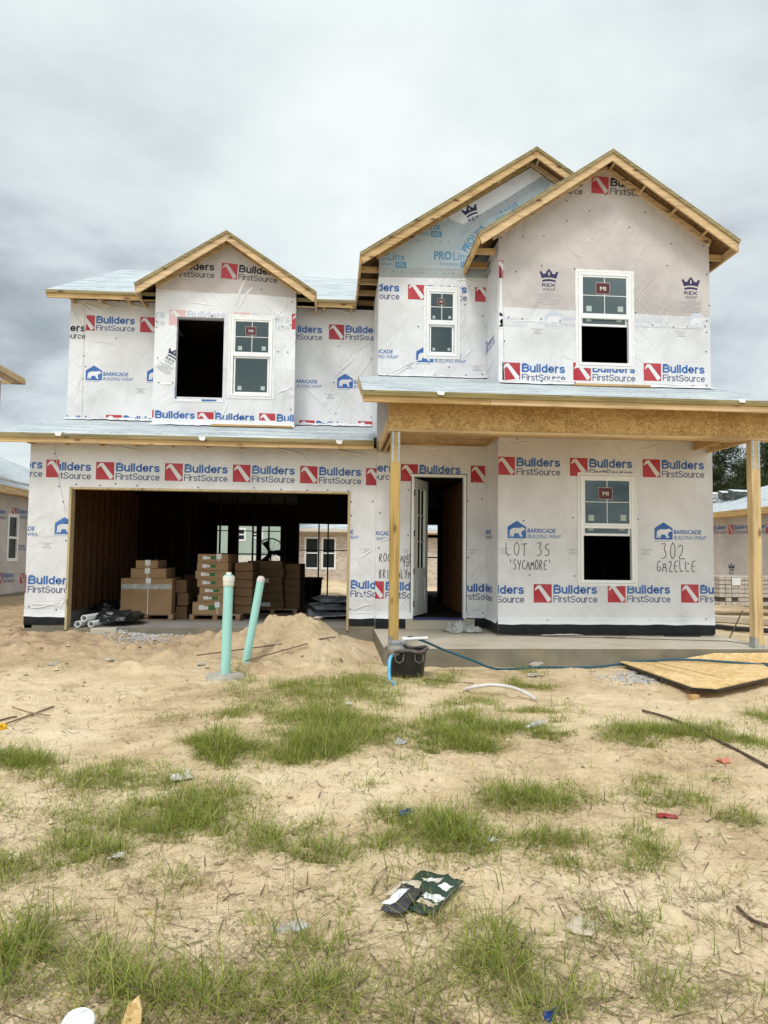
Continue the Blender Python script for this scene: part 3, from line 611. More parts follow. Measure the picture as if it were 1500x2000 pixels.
ground = gridmesh('ground', np.stack([X_.ravel(), Y_.ravel(), Z_.ravel()], 1), nx_, ny_, 'sand'); tag(ground, 'pale sandy bare ground of the building lot', kind='structure')
# heap of sand before the garage
MCX, MCY = -.62, -1.55
def mound(x, y):
    dx, dy = (x-MCX)/np.where(x < MCX, 1.62, 1.42), (y-MCY)/1.33; r = np.hypot(dx, dy); a = np.arctan2(dy, dx)
    r = r*(1+.10*np.sin(a*3+.5)+.06*np.sin(a*5))
    h = .46*np.clip(1-r**1.5, 0, 1)**1.5 + .10*np.clip(1-r, 0, 1) + .07*np.exp(-((x-MCX-.42)**2+(y-MCY)**2)/.05)
    return h*(1+.22*vnoise(x*3.3, y*3.3)) + np.clip(1-r, 0, .4)*(.22*vnoise(x*4.2, y*4.2)+.17*vnoise(x*10, y*10)+.09*vnoise(x*24, y*24)) - .035
mx_ = np.arange(MCX-2.4, MCX+1.36, .025); my_ = np.arange(MCY-1.5, MCY+1.42, .025); A_, B_ = np.meshgrid(mx_, my_)
sm = gridmesh('sand_pile', np.stack([A_.ravel(), B_.ravel(), (hgt(A_, B_)+mound(A_, B_)).ravel()], 1), len(mx_), len(my_), 'sand_pile'); tag(sm, 'heap of loose tan sand in front of the garage opening', 'sand', kind='stuff')
def top(x, y):
    m = float(mound(np.float64(x), np.float64(y))) if abs(x-MCX) < 2.3 and abs(y-MCY) < 1.4 else -1
    return hz(x, y) + max(0, m)

# ------------------------------------------------------------------ the house
house = thing('house', 'two-storey house under construction in printed white building wrap with open garage', 'house', (.6, 4, 0), absolute=True)
GX0, GX1, GH = -4.62, .275, 2.45                                      # garage opening
# foundation and slabs
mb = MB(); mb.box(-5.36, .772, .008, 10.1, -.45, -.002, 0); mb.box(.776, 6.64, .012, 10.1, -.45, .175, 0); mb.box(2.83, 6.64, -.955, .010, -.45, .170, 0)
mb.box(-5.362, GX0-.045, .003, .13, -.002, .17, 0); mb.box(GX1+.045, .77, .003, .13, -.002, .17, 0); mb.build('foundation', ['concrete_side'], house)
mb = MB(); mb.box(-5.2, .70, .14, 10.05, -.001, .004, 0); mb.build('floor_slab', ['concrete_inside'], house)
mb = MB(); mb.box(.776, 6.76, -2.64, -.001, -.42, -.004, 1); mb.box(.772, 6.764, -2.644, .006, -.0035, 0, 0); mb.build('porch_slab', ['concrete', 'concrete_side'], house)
mb = MB(); mb.box(1.35, 2.62, -.022, .010, .002, .19, 0); mb.build('door_step', ['concrete'], house)
# black membrane strips at the wall foot
def strip(wall, u0, u1, z0, z1, seed=0):
    mb = MB(); n = max(3, int((u1-u0)/.12))
    for i in range(n+1):
        u = u0+(u1-u0)*i/n; w = .5+mnoise.noise(Vector((u*2.3, seed, 1)))
        mb.v += [wall.pt(u, z1, .004), wall.pt(u, (z0+z1)/2, .008+.012*w), wall.pt(u, z0+.02*w, .006+.006*w)]
    for i in range(n):
        for j in range(2): mb.f.append((i*3+j, i*3+3+j, i*3+4+j, i*3+1+j)); mb.m.append(0)
    mb.build('foot_membrane', ['membrane'], house, True)

# --- walls, their openings and the print on the wrap
T_ = 3.30
g = Wall('F', 0.)
g.solid(-5.37, .79, .17, T_, [(GX0-.04, GX1+.04, .1, GH+.04)])
for x, y in ((-43, 894.5), (188.4, 902), (322.7, 904.6), (455.4, 907.2), (586.6, 910), (715, 914.2)): g.stamp(builders(), x, y, -.006)
u115 = g.px(115, 930)[0]
g.stamp(builders(), 91, 897.5, clips=[(1, 0, u115)]); g.stamp(builders(), 53, 899, -.01, clips=[(-1, 0, -u115)])
g.stamp(builders(), 16, 1122, -.008); g.stamp(builders(), 648, 1131.5, -.01)
g.stamp(barricade(), 108, 1010); g.stamp(barricade(), -28, 1013); g.stamp(barricade('y'), 70, 1014); g.stamp(barricade(), 600, 1020)
g.stamp(smallprint(), 79, 1060); g.stamp(smallprint(), 707, 1072, sc=.8)
g.line((107, 870), (116, 940), .012, 'wrap_pink'); g.line((116, 940), (128, 1000), .012, 'wrap_pink')
g.nails([(107, 886), (115, 950), (124, 980), (149, 946), (195, 948), (226, 945), (268, 949), (387, 952), (496, 953), (549, 956), (600, 957), (640, 957), (680, 959), (128, 1020), (129, 1056), (686, 980), (686, 1007), (711, 1138), (728, 979), (684, 1190), (110, 1191), (57, 1185)])
for p, q in (((690, 1085), (722, 1120)), ((688, 1190), (726, 1180)), ((700, 1090), (728, 1075)), ((690, 1200), (728, 1196)), ((60, 1178), (120, 1184)), ((52, 1190), (118, 1178)), ((205, 868), (285, 884)), ((520, 872), (600, 889)), ((118, 1190), (126, 1170)), ((650, 875), (725, 895)), ((62, 874), (104, 868)), ((690, 1142), (722, 1175))): g.fold(p, q, .055, .014)
g.hem(-5.37, GX0-.04, .20, seed=1); g.hem(GX1+.04, .79, .20, seed=2)
strip(g, -5.37, GX0-.05, .045, .22, 1); strip(g, GX1+.05, .78, .045, .22, 2)
g.build('wall', house)
e = Wall('F', -.002)
DX0, DX1, DZ0, DZ1 = 1.44, 2.46, .19, 2.84
WX0, WX1, WZ0, WZ1 = 1.685, 2.275, 5.05, 6.335
mid_gable = [(.79, 6.4), (2.95, 6.4), (2.95, 8.30), (.79, 6.86)]
e.solid(.792, 2.83, .175, 6.4, [(DX0, DX1, .1, DZ1), (WX0, WX1, WZ0, WZ1)])
e2 = Wall('F', -.0025); GB = [(.79, 6.40), (6.3, 6.40), (6.3, 7.05), (3.675, 8.78), (.79, 6.88)]
e2.mb.poly([e2.pt(*p) for p in GB], MI['wrap']); e2.mb.poly([e2.pt(*p, -.14) for p in reversed(GB)], MI['wood_dark_back']); e2.bound = [(-1, 0, -.792), (1, 0, 6.3), (.66, 1, 8.78+.66*3.675), (-.66, 1, 8.78-.66*3.675)]
eu = [(-1, 0, -.792), (1, 0, 2.81)]
for x, y in ((651, 902.5), (783, 906.4), (919.3, 909.3)): e.stamp(builders(), x, y, clips=eu)
e.stamp(builders(), 716, 1135, clips=eu); e.stamp(builders(), 861, 1138, clips=eu)
e.stamp(barricade(), 678, 1023, clips=eu)
e.stamp(handwrite('ROOFHAND', .62, .15), 740, 1081); e.stamp(handwrite('TD', .14, .09), 786, 1097)
e.stamp(handwrite('BRICKALYN', .60, .16), 740, 1112)
e.stamp(smallprint(), 786, 1073, sc=.6); e.stamp(smallprint(), 913, 1073, sc=.9)
for x, y in ((663.7, 549), (797, 552), (928, 557)): e.stamp(builders(), x, y, clips=eu)
e.stamp(barricade(), 679, 667, clips=eu); e.stamp(barricade(), 813, 676, clips=eu); e.stamp(smallprint(), 788, 712, .1, .9); e.stamp(smallprint(), 919, 714, sc=1)
e.nails([(742, 1002), (740, 1070), (798, 957), (797, 1046), (914, 978), (942, 974), (914, 1089), (915, 1201), (943, 1197), (803, 869), (842, 868), (910, 870), (817, 638), (908, 595), (943, 617), (740, 732), (757, 731), (851, 734), (910, 733), (942, 731), (877, 717)])
for p, q in (((758, 731), (822, 700)), ((762, 735), (800, 716)), ((922, 945), (942, 968)), ((925, 940), (946, 975)), ((838, 735), (858, 722)), ((905, 700), (922, 680)), ((742, 1060), (765, 1048)), ((912, 1198), (942, 1180)), ((750, 870), (782, 884)), ((806, 871), (870, 876)), ((743, 700), (748, 735)), ((890, 545), (935, 552))): e.fold(p, q, .05, .012)
e.hem(.80, DX0, .20, seed=3); e.hem(DX1, 2.80, .21, seed=4, drop=.0); strip(e, .80, 1.36, .01, .22, 3); strip(e, 2.46, 2.82, .03, .24, 6)
e.build('wall', house)
# gable of the middle block: underlayment, wrap and marks
gz = [(735, 539), (935, 541), (960, 470), (1090, 350), (1058, 350), (878, 430), (850, 455), (780, 490), (735, 505)]
e2.pxpoly([(700, 541), (960, 543), (1100, 320), (1064, 344), (905, 438), (875, 428), (845, 437), (700, 520)], 'udl', .002)
e2.pxpoly([(700, 522), (916, 526), (916, 543), (700, 540)], 'udl_band', .0045)
e2.pxpoly([(905, 443), (1058, 344), (1064, 360), (902, 460)], 'udl_band', .0045)
e2.line((738, 523), (916, 527), .012, 'ink_grey', .006); e2.line((905, 444), (1060, 356), .010, 'ink_grey', .006)
e2.stamp(prolinx(), 720, 490); e2.stamp(prolinx(), 848, 490); e2.stamp(prolinx(), 790, 430); e2.stamp(prolinx(), 900, 486, 1.0, .9); e2.stamp(prolinx(), 950, 412, .45, .9)
e2.stamp(rex(), 898, 407, .47, .95)
e2.nails([(750, 531), (768, 530), (786, 531), (806, 532), (820, 533), (825, 533), (850, 534), (868, 534), (885, 534), (906, 537), (806, 471), (815, 470), (841, 472), (860, 472), (876, 472), (908, 472), (938, 421), (952, 412), (965, 404), (976, 398), (990, 391), (1005, 380), (1020, 372), (1043, 359), (926, 432), (1062, 348), (1070, 351)], .011)
e2.fold((862, 418), (895, 438), .05, .012, 'udl'); e2.fold((740, 508), (765, 497), .05, .012, 'udl')
e2.build('wall', house)
# left cheek of the middle block above the garage roof
w = Wall('L', .7885); w.solid(-1.615, -.004, 3.3, 6.56, front='wrap'); w.build('wall', house)
w.fold((733, 640), (737, 720), .05, .012)
# projecting right block
RBY = -.965; LB0 = 2.83; LW = (4.27, 5.235, .90, 2.765); UW = (4.25, 5.215, 4.70, 6.375)
r = Wall('F', RBY)
GR = [(2.85, 6.6), (6.655, 6.6), (6.655, 6.95), (4.73, 8.25), (2.85, 6.98)]
r.solid(LB0, 6.655, .17, 6.6, [LW, UW], GR); r.bound = [(-1, 0, -LB0), (1, 0, 6.655), (.67, 1, 8.25+.67*4.73), (-.67, 1, 8.25-.67*4.73)]
r.raw([(LB0, 3.9), (6.655, 3.9), (6.655, 6.6), (LB0, 6.6)], 'wrap', .0008)
zP = r.px(1100, 603)[1]; zQ = r.px(1100, 622)[1]
r.raw([(2.70, zP), (6.7, zP-.06), (6.7, 6.59), (2.70, 6.59)], 'wrap_pink', .0018); r.raw([(2.70, 6.59), (6.7, 6.59), (6.7, 8.4), (2.70, 8.4)], 'wrap_pink', .0018)
for x, y in ((970.4, 891.7), (1113, 894.1), (1255, 896.9), (1042.2, 1140.7), (1186.7, 1140.7), (1330, 1141.3)): r.stamp(builders(), x, y, bg='wrap')
r.stamp(builders(), 897.6, 1140.7)
for x, y in ((991.3, 1017), (1278, 1020)): r.stamp(barricade(), x, y)
r.stamp(handwrite('LOT 35', .80, .22), 987, 1060); r.stamp(handwrite("'SYCAMORE'", .76, .17), 993, 1093)
r.stamp(handwrite('302', .46, .27), 1289, 1061); r.stamp(handwrite('GAZELLE', .73, .19), 1281, 1095)
for x, y in ((971, 1071), (1106, 1072), (1249, 1073), (1390, 1074)): r.stamp(smallprint(), x, y)
for x, y in ((981, 707.5), (1119.5, 708), (1257, 709)): r.stamp(builders(), x, y)
r.stamp(builders('k'), 1155.5, 343.5, -.03); r.stamp(builders('k'), 1018, 338, -.03)
r.stamp(builders(), 965, 508, clips=[(1, 0, r.px(983, 520)[0])])
r.stamp(rex(), 1053.6, 524); r.stamp(rex(), 1331, 540)
r.stamp(barricade('g'), 950, 604, clips=[(1, 0, r.px(1031, 600)[0])]); r.stamp(barricade('g'), 1064, 604); r.stamp(barricade('g'), 1204, 606); r.stamp(barricade('g'), 1344, 608)
r.stamp(smallprint(), 1037, 642); r.stamp(smallprint(), 1318, 647)
# corner tape, seams of the studs behind, laps, folds
r.raw([(2.83, 4.0), (2.935, 4.0), (2.90, 5.9), (2.86, 6.55)], 'wrap_white', .003); r.line((985, 745), (979, 470), .012, 'wrap_pink')
for p, q in (((978, 469), (1380, 482)), ((1114, 400), (1115, 470)), ((1224, 380), (1228, 474)), ((1273, 410), (1275, 477))): r.line(p, q, .010, 'seam_grey')
r.line((985, 627), (1126, 628), .016, 'wrap_white'); r.line((1237, 634), (1386, 642), .016, 'wrap_white')
for p, q in (((990, 626), (1060, 630)), ((1060, 629), (1124, 633)), ((1240, 634), (1315, 640)), ((1310, 640), (1384, 641)), ((1095, 690), (1122, 705)), ((985, 742), (1050, 746)), ((1060, 742), (1120, 745)), ((1270, 750), (1380, 752)), ((985, 560), (1010, 600)), ((1360, 1215), (1397, 1208)), ((1290, 1214), (1350, 1211)), ((1000, 1216), (1080, 1212)), ((1100, 480), (1140, 505)), ((980, 505), (1010, 530)), ((1330, 500), (1380, 490)), ((1240, 880), (1300, 868)), ((990, 872), (1040, 862))): r.fold(p, q, .045, .010, 'wrap_pink' if p[1] < 604 else 'wrap')
r.nails([(1008, 531), (1058, 519), (1107, 392), (1151, 412), (1107, 432), (1021, 462), (1062, 461), (978, 464), (1229, 444), (1260, 415), (1303, 519), (1311, 476), (1374, 480), (1122, 525), (1241, 611), (1380, 536), (1385, 597), (1380, 627), (1377, 638), (1380, 649), (1274, 635), (1315, 639), (1342, 639), (1020, 623), (1057, 623), (993, 620), (1094, 628), (985, 666), (1058, 745), (1123, 747), (1237, 753), (1353, 753), (1379, 687), (1380, 753), (1183, 381),
         (1023, 1017), (1119, 1011), (1246, 1014), (1034, 1123), (1122, 1125), (980, 1213), (1069, 1212), (1160, 1213), (1269, 1211), (1379, 1209), (1131, 855), (1010, 857), (1344, 1101)])
r.hem(LB0, 6.655, .20, seed=5, drop=.02); strip(r, LB0, 6.655, .01, .225, 5)
r.build('wall', house)
# return of the right block (faces left), both storeys
w = Wall('L', LB0-.0015); w.solid(.003, -RBY-.003, .17, 3.6)
w.stamp(builders(), 921, 905); w.stamp(builders(), 936, 1136); w.stamp(barricade(), 940, 1024)
w.nails([(943, 985), (946, 1010), (944, 1130), (944, 1200)]); w.hem(.0, -RBY, .22, seed=8, flare=.05); strip(w, .0, -RBY, .02, .25, 8); w.build('wall', house)
w = Wall('L', LB0-.0015); w.solid(.003, -RBY-.003, 3.605, 6.9); w.stamp(builders(), 934, 545); w.stamp(barricade(), 945, 668); w.fold((950, 520), (970, 480), .05, .014); w.fold((948, 735), (966, 700), .06, .016)
w.build('wall', house)
w = Wall('R', 6.6565); w.solid(RBY+.003, 9.94, .17, 6.7); w.build('wall', house)
# upper left wall and its dormer
u = Wall('F', 1.62); DM0, DM1, DMY = -3.555, -.80, 1.10
u.solid(-5.368, .79, 3.6, 6.45, [(-3.42, -.93, 4.05, 6.15)])
for x, y in ((274.4, 619.2), (524, 632.5), (642.8, 633.6)): u.stamp(builders(), x, y)
c168 = u.px(168, 640)[0]
u.stamp(builders('k'), 57, 629, clips=[(1, 0, c168)], bg='wrap'); u.stamp(builders(), 154.5, 615, clips=[(-1, 0, -c168)])
u.stamp(barricade(), 168, 713.6); u.stamp(barricade(), 287.7, 716); u.stamp(barricade(), 540, 728); u.stamp(barricade(), 659, 729.6)
for x, y in ((89, 809), (207, 810), (584.5, 820.5), (699.5, 822.5)): u.stamp(builders(), x, y)
u.stamp(smallprint(), 264, 759); u.stamp(smallprint(), 635, 770)
u.line((166, 600), (160, 820), .012, 'wrap_pink')
u.nails([(227, 661), (164, 695), (167, 716), (162, 740), (188, 585), (232, 589), (276, 592), (662, 676), (652, 747), (656, 808), (725, 815), (725, 701), (600, 602)])
for p, q in (((150, 590), (185, 612)), ((160, 588), (205, 610)), ((190, 588), (232, 604)), ((240, 590), (296, 606)), ((646, 745), (690, 700)), ((590, 755), (640, 795)), ((700, 735), (727, 700)), ((655, 605), (700, 612)), ((600, 610), (640, 603)), ((140, 600), (160, 640)), ((150, 770), (160, 720)), ((690, 690), (724, 668)), ((180, 665), (225, 672))): u.fold(p, q, .06, .014)
u.build('wall', house)
d = Wall('F', DMY); OP = (-3.13, -2.21, 4.40, 6.0); DW = (-2.07, -1.245, 4.44, 6.035)
dg = [(DM0, 6.2), (DM1, 6.2), (DM1, 6.60), (-2.15, 7.48), (DM0, 6.56)]
d.solid(DM0, DM1, 3.5, 6.2, [OP, DW], dg, front='wrap', reveal='wrap_white'); d.bound = [(-1, 0, -DM0), (1, 0, DM1), (.65, 1, 7.48-.65*2.15), (-.65, 1, 7.48+.65*2.15)]
d.raw([(DM0, 6.2), (DM1, 6.2), (DM1, 7.5), (DM0, 7.5)], 'wrap_pink', .0008, nohole=False)
zt = d.px(400, 571)[1]; d.raw([(DM0, 5.0), (DM1, 5.0), (DM1, zt-.05), (-1.5, zt-.01), (DM0, zt+.02)], 'wrap_white', .0016)
d.stamp(builders(), 268, 800); d.stamp(builders(), 385.7, 804.5); d.stamp(builders(), 506.3, 807)
d.stamp(builders('g'), 330.8, 604.5, bg='wrap_white'); d.stamp(builders('g'), 457, 609, bg='wrap_white', rot=-.03); d.stamp(builders('g'), 210, 602, bg='wrap_white')
d.stamp(builders('k'), 308, 509, bg='wrap_pink'); d.stamp(builders('k'), 433.7, 513, -.06, bg='wrap_pink')
d.stamp(builders(), 570, 613)
d.stamp(rex(), 333, 676, -.5, .8)
d.line((450, 573), (302, 569), .01, 'wrap_pink'); d.pxpoly([(341, 755), (345, 754), (345, 779), (341, 781)], 'ink_blue', .004); d.pxpoly([(340, 779), (436, 781), (436, 786), (340, 784)], 'tape', .006); d.pxpoly([(393, 780), (424, 781), (422, 784), (394, 784)], 'ink_blue', .008)
d.nails([(308, 699), (306, 639), (310, 747), (337, 748), (306, 628), (510, 566), (543, 687), (562, 688), (551, 765), (568, 800), (567, 635), (552, 638), (571, 590), (420, 804)])
for p, q in (((455, 606), (478, 548)), ((462, 606), (492, 560)), ((548, 612), (566, 580)), ((540, 620), (570, 590)), ((436, 800), (448, 785)), ((540, 770), (570, 755)), ((552, 690), (560, 760)), ((310, 748), (340, 752)), ((430, 815), (445, 795)), ((300, 832), (370, 836)), ((400, 838), (500, 838)), ((350, 590), (420, 596))): d.fold(p, q, .06, .014, 'wrap_pink' if p[1] < 570 else 'wrap_white')
d.hem(DM0, DM1, 3.86, seed=11, drop=.05); d.build('wall', house)
w = Wall('R', DM1+.0015); w.solid(DMY+.003, 1.615, 3.5, 6.6); w.stamp(builders(), 573, 612); w.stamp(builders(), 560, 812); w.fold((578, 700), (579, 640), .05, .014); w.build('wall', house)
w = Wall('L', DM0-.0015); w.solid(-1.615, -DMY-.003, 3.5, 6.5); w.build('wall', house)
w = Wall('L', -5.3715); w.solid(-9.94, -.003, .0, 3.3); w.build('wall', house)
w = Wall('L', -5.3705); w.solid(-9.94, -1.623, 3.305, 6.45, gable=[(-9.94, 6.45), (-1.623, 6.45), (-6, 8.6)]); w.build('wall', house)
# loose white flashing flaps where the walls meet the lower roofs
def flap(pts, h=.02):
    mb = MB(); k = len(mb.v); n = len(pts)//2
    for i, p in enumerate(pts): mb.v.append((p[0], p[1], p[2]+h*mnoise.noise(Vector(p)*3)))
    for i in range(n-1): mb.f.append((k+i, k+i+1, k+n+i+1, k+n+i)); mb.m.append(0)
    mb.build('flashing_flap', ['wrap_white'], house, True)
def groof(y): return 3.37+(y+.42)*.312
def proof(y): return 3.69+(y+2.97)*.325
def apron(x0, x1, y, fn, ext=.22, n=24):
    a = [(x0+(x1-x0)*i/n, y-.003, fn(y)+.035+.025*mnoise.noise(Vector((i*.6, y, 2)))) for i in range(n+1)]
    b = [(x0+(x1-x0)*i/n, y-ext*(.55+.9*abs(mnoise.noise(Vector((i*.45, y, 9))))), 0) for i in range(n+1)]
    flap(a+[(x_, y_, fn(y_)+.022) for x_, y_, _ in b], .012)
apron(-5.36, DM0, 1.62, groof); apron(DM1, .78, 1.62, groof, .3); apron(DM0-.02, DM1+.02, DMY, groof, .2, 30)
apron(.80, 2.84, 0, proof, .15); apron(2.84, 6.70, RBY, proof, .2, 40)

# --- lower roofs
def slope_roof(name, pts, th, eave):
    mb = MB(); lo = [Vector(p)-Vector((0, 0, th)) for p in pts]
    mb.poly(pts, 0); mb.poly(list(reversed(lo)), 1)
    for i in range(len(pts)): j = (i+1) % len(pts); mb.poly([pts[i], lo[i], lo[j], pts[j]], 2)
    o = mb.build(name, ['underlayment', 'osb_dark', 'deck_edge'], house); return o
def lengths(name, parent, x0, x1, y0, y1, z0, z1, m, cuts):
    q = [x0, *cuts, x1]
    for i in range(len(q)-1): o_ = R_(-.004, .004); board(name, parent, q[i]+.0015, q[i+1]-.0015, y0+o_, y1+o_, z0+R_(-.004, .004), z1, m)
def board(name, parent, x0, x1, y0, y1, z0, z1, m): mb = MB(); mb.box(x0, x1, y0, y1, z0, z1); return mb.build(name, [m], parent, bevel=.004)
gr = slope_roof('roof', [(-5.74, -.45, 3.375), (.715, -.45, 3.375), (.715, -.02, groof(-.02)), (.79, 0, groof(0)), (.79, 1.62, groof(1.62)), (-5.74, 1.62, groof(1.62))], .03, 0)
lengths('fascia', gr, -5.72, .71, -.42, -.382, 3.215, 3.352, 'wood_x', (-4.07, -.95))
board('drip_board', gr, -5.74, .714, -.452, -.421, 3.30, 3.343, 'deck_edge')
mb = MB(); mb.bar((-5.718, -.38, 3.30), (-5.718, 1.62, 3.30+2.0*.312), (1, 0, 0), .018, (0, -.3, .95), .06); mb.build('rake_board', ['wood_y'], gr)
for i in range(10): mb = MB(); mb.box(-5.35+i*.61, -5.31+i*.61, -.38, -.001, 3.23, 3.32); mb.build('lookout', ['wood_y'], gr)
for x, y in ((113, 846), (394, 855), (662, 862)):
    mb = MB(); p = atY(x, y, -.456); mb.poly([(p.x-.06, p.y, p.z+.02), (p.x+.07, p.y-.004, p.z+.02), (p.x+.05, p.y-.012, p.z-.05), (p.x-.03, p.y-.012, p.z-.045)]); mb.poly([(p.x-.06, p.y, p.z+.02), (p.x+.07, p.y, p.z+.02), (p.x+.09, p.y+.12, p.z+.05), (p.x-.07, p.y+.12, p.z+.05)])
    mb.build('tape_scrap', ['tape'], gr)
a0, a1 = atY(413, 835, 1.0), atY(571, 840, 1.0)
board('nailing_strip', gr, a0.x, a1.x, .90, .99, groof(.95)+.004, groof(.95)+.045, 'wood_x')
pr = slope_roof('roof', [(.395, -2.985, 3.688), (7.25, -2.985, 3.688), (6.75, -.95, 4.35), (2.83, -.965, proof(-.965)), (2.83, 0, proof(0)), (.43, 0, proof(0))], .03, 0)
lengths('fascia', pr, .41, 7.23, -2.95, -2.912, 3.525, 3.655, 'wood_x', (2.25, 5.55))
board('drip_board', pr, .40, 7.235, -2.984, -2.952, 3.61, 3.657, 'deck_edge')
mb = MB(); mb.bar((.43, -2.90, 3.60), (.43, -.05, 3.60+2.85*.325), (1, 0, 0), .018, (0, -.3, .95), .055); mb.build('rake_board', ['wood_y'], pr)
for i in range(11): mb = MB(); mb.box(.75+i*.61, .79+i*.61, -2.91, -2.43, 3.60, 3.69); mb.build('lookout', ['wood_y'], pr)
a0, a1 = atY(1122, 753, RBY-.15), atY(1269, 757, RBY-.15)
board('nailing_strip', pr, a0.x, a1.x, RBY-.2, RBY-.12, proof(RBY-.16)+.004, proof(RBY-.16)+.045, 'wood_x')
for x, y in ((1448, 783), (860, 768)):
    mb = MB(); p = atY(x, y, -2.99); mb.poly([(p.x-.06, p.y, p.z+.03), (p.x+.07, p.y, p.z+.03), (p.x+.05, p.y-.012, p.z-.03), (p.x-.03, p.y-.012, p.z-.025)])
    mb.build('tape_scrap', ['tape'], pr)
# porch beam, ceiling, framing, posts
mb = MB(); mb.box(.81, 3.50, -2.56, -2.42, 3.215, 3.66); mb.box(3.506, 6.83, -2.56, -2.42, 3.215, 3.66); mb.build('porch_beam', ['osb'], house)
board('beam_bottom_plate', house, .80, 6.84, -2.575, -2.38, 3.172, 3.212, 'wood_x')
board('side_beam', house, .80, .845, -2.41, -.01, 3.22, 3.40, 'wood_y'); board('side_beam', house, .90, .945, -2.41, -.01, 3.22, 3.40, 'wood_y'); board('side_beam', house, .996, 1.04, -2.41, -.01, 3.22, 3.40, 'wood_y')
board('side_beam', house, 6.55, 6.60, -2.41, RBY+.0-.01, 3.20, 3.36, 'wood_y'); board('side_beam', house, 6.30, 6.34, -2.41, RBY-.01, 3.24, 3.40, 'wood_y')
for i in range(4): board('ceiling_joist', house, 6.345, 6.545, -2.3+i*.4, -2.26+i*.4, 3.25, 3.36, 'wood_x')
mb = MB(); mb.box(1.05, 2.82, -2.375, -.01, 3.405, 3.42); mb.box(2.822, 6.29, -2.375, RBY-.012, 3.40, 3.415); mb.build('porch_ceiling', ['osb_ceiling'], house)
mb = MB(); mb.box(1.05, 2.80, -.045, -.012, 3.375, 3.404); mb.box(2.775, 2.822, -.95, -.05, 3.37, 3.404); mb.build('ceiling_edge', ['wood_x'], house)
def post(x0, y0, bkt):
    mb = MB(); mb.box(x0, x0+.14, y0, y0+.14, .02, 3.172); o = mb.build('porch_post', ['post'], house, bevel=.006)
    mb = MB()
    for a in ((x0+.012, x0+.045), (x0+.098, x0+.130)):
        mb.box(a[0], a[1], y0-.004, y0-.0005, 2.72, 3.21)
        for k in range(9): mb.box(a[0]+.01, a[0]+.02, y0-.008, y0-.004, 2.76+k*.05, 2.77+k*.05)
    mb.build('strap_tie', ['galv'], o)
    mb = MB(); mb.box(x0-.006, x0-.001, y0+.002, y0+.138, .0, .16); mb.box(x0-.006, x0+.146, y0-.006, y0-.001, .0, .045); mb.box(x0-.006, x0+.05, y0-.0065, y0-.0015, .045, .16); mb.box(x0-.01, x0+.15, y0-.01, y0+.15, .001, .02); mb.build('post_base', ['galv'], o)
post(.845, -2.56, 0); post(6.395, -2.56, 1)

# --- gabled roofs
def gable_roof(xr, zr, xl, zl, xR, zR, yf, yb, wally, z_soff, lb=1, right=True, cut=.0):
    th = .024; sl = (zr-zl)/(xr-xl); sr = (zr-zR)/(xR-xr)
    mb = MB()
    for (x1, z1, s) in ((xl, zl, sl), (xR, zR, sr)):
        P = [(xr, yf-.03, zr), (x1, yf-.03, z1), (x1, yb, z1), (xr, yb, zr)]
        if x1 > xr: P = [P[1], P[0], P[3], P[2]]
        Lw = [Vector(p)-Vector((0, 0, th)) for p in P]; mb.poly(P, 0); mb.poly(list(reversed(Lw)), 1)
        for i in range(4): j = (i+1) % 4; mb.poly([P[i], Lw[i], Lw[j], P[j]], 2)
    rf = mb.build('roof', ['underlayment', 'osb_dark', 'deck_edge'], house)
    for (x1, z1, sg) in ((xl, zl, -1), (xR, zR, 1)):
        s = (zr-z1)/abs(xr-x1); c = 1/math.hypot(1, s); dn = .145/c
        def rk(name, ya, yb_, o0, o1, m, xe=x1):
            za = lambda x, o: zr-s*abs(x-xr)-o
            pts = [(xr, ya, zr-o0), (xe, ya, za(xe, o0)), (xe+sg*-.07*(o1-o0)/.2, ya, za(xe, o1)), (xr, ya, zr-o1)]
            b = MB(); b.ext(pts if sg < 0 else pts[::-1], (0, yb_-ya, 0)); return b.build(name, [m], rf, bevel=.003)
        rk('rake_board', yf, yf+.036, th+.012, th+dn, 'wood_x')
        rk('drip_board', yf-.028, yf-.001, th, th+.040, 'deck_edge')
        rk('ladder_board', wally-.042, wally-.006, th+.02, th+.02+.09/c, 'wood_x', x1+(-sg)*.30)
        n = int(abs(xr-x1)/.56)
        for i in range(n+1):
            x = xr+sg*(.10+i*.56)
            if abs(x-xr) > abs(x1-xr)-.15: break
            z = zr-s*abs(x-xr)-th; b = MB(); u1 = Vector((sg*c, 0, -s*c)); u2 = Vector((s*c*sg, 0, c))
            b.bar(Vector((x, yf+.038, z-.055)), Vector((x, wally-.044, z-.055)), u1, .019, u2, .042); b.build('lookout', ['wood_y'], rf)
        # eave fascia running back and its soffit
        xa, xb_ = sorted((x1, x1-sg*.036)); board('fascia', rf, xa, xb_, yf+.04, yb, z1-th-.165, z1-th-.012, 'wood_y')
        b = MB(); b.poly([(x1-sg*.04, yf+.04, z1-th-.16), (x1-sg*.40, wally, z1-th-.16+.0), (x1-sg*.40, yb, z1-th-.16), (x1-sg*.04, yb, z1-th-.16)]);
        for i in range(int((yb-wally)/.6)):
            y = wally+.1+i*.6; q = MB(); q.box(*sorted((x1-sg*.04, x1-sg*.40)), y, y+.038, z1-th-.13, z1-th-.02); q.build('lookout', ['wood_x'], rf)
    return rf
gable_roof(3.675, 8.95, .417, 6.80, 6.93, 6.80, -.40, 9.9, 0.0, 6.4)
gable_roof(4.73, 8.39, 2.39, 6.82, 6.99, 6.88, -1.38, 4.0, RBY, 6.6)
gable_roof(-2.15, 7.63, -3.88, 6.51, -.385, 6.475, .75, 3.6, DMY, 6.2)
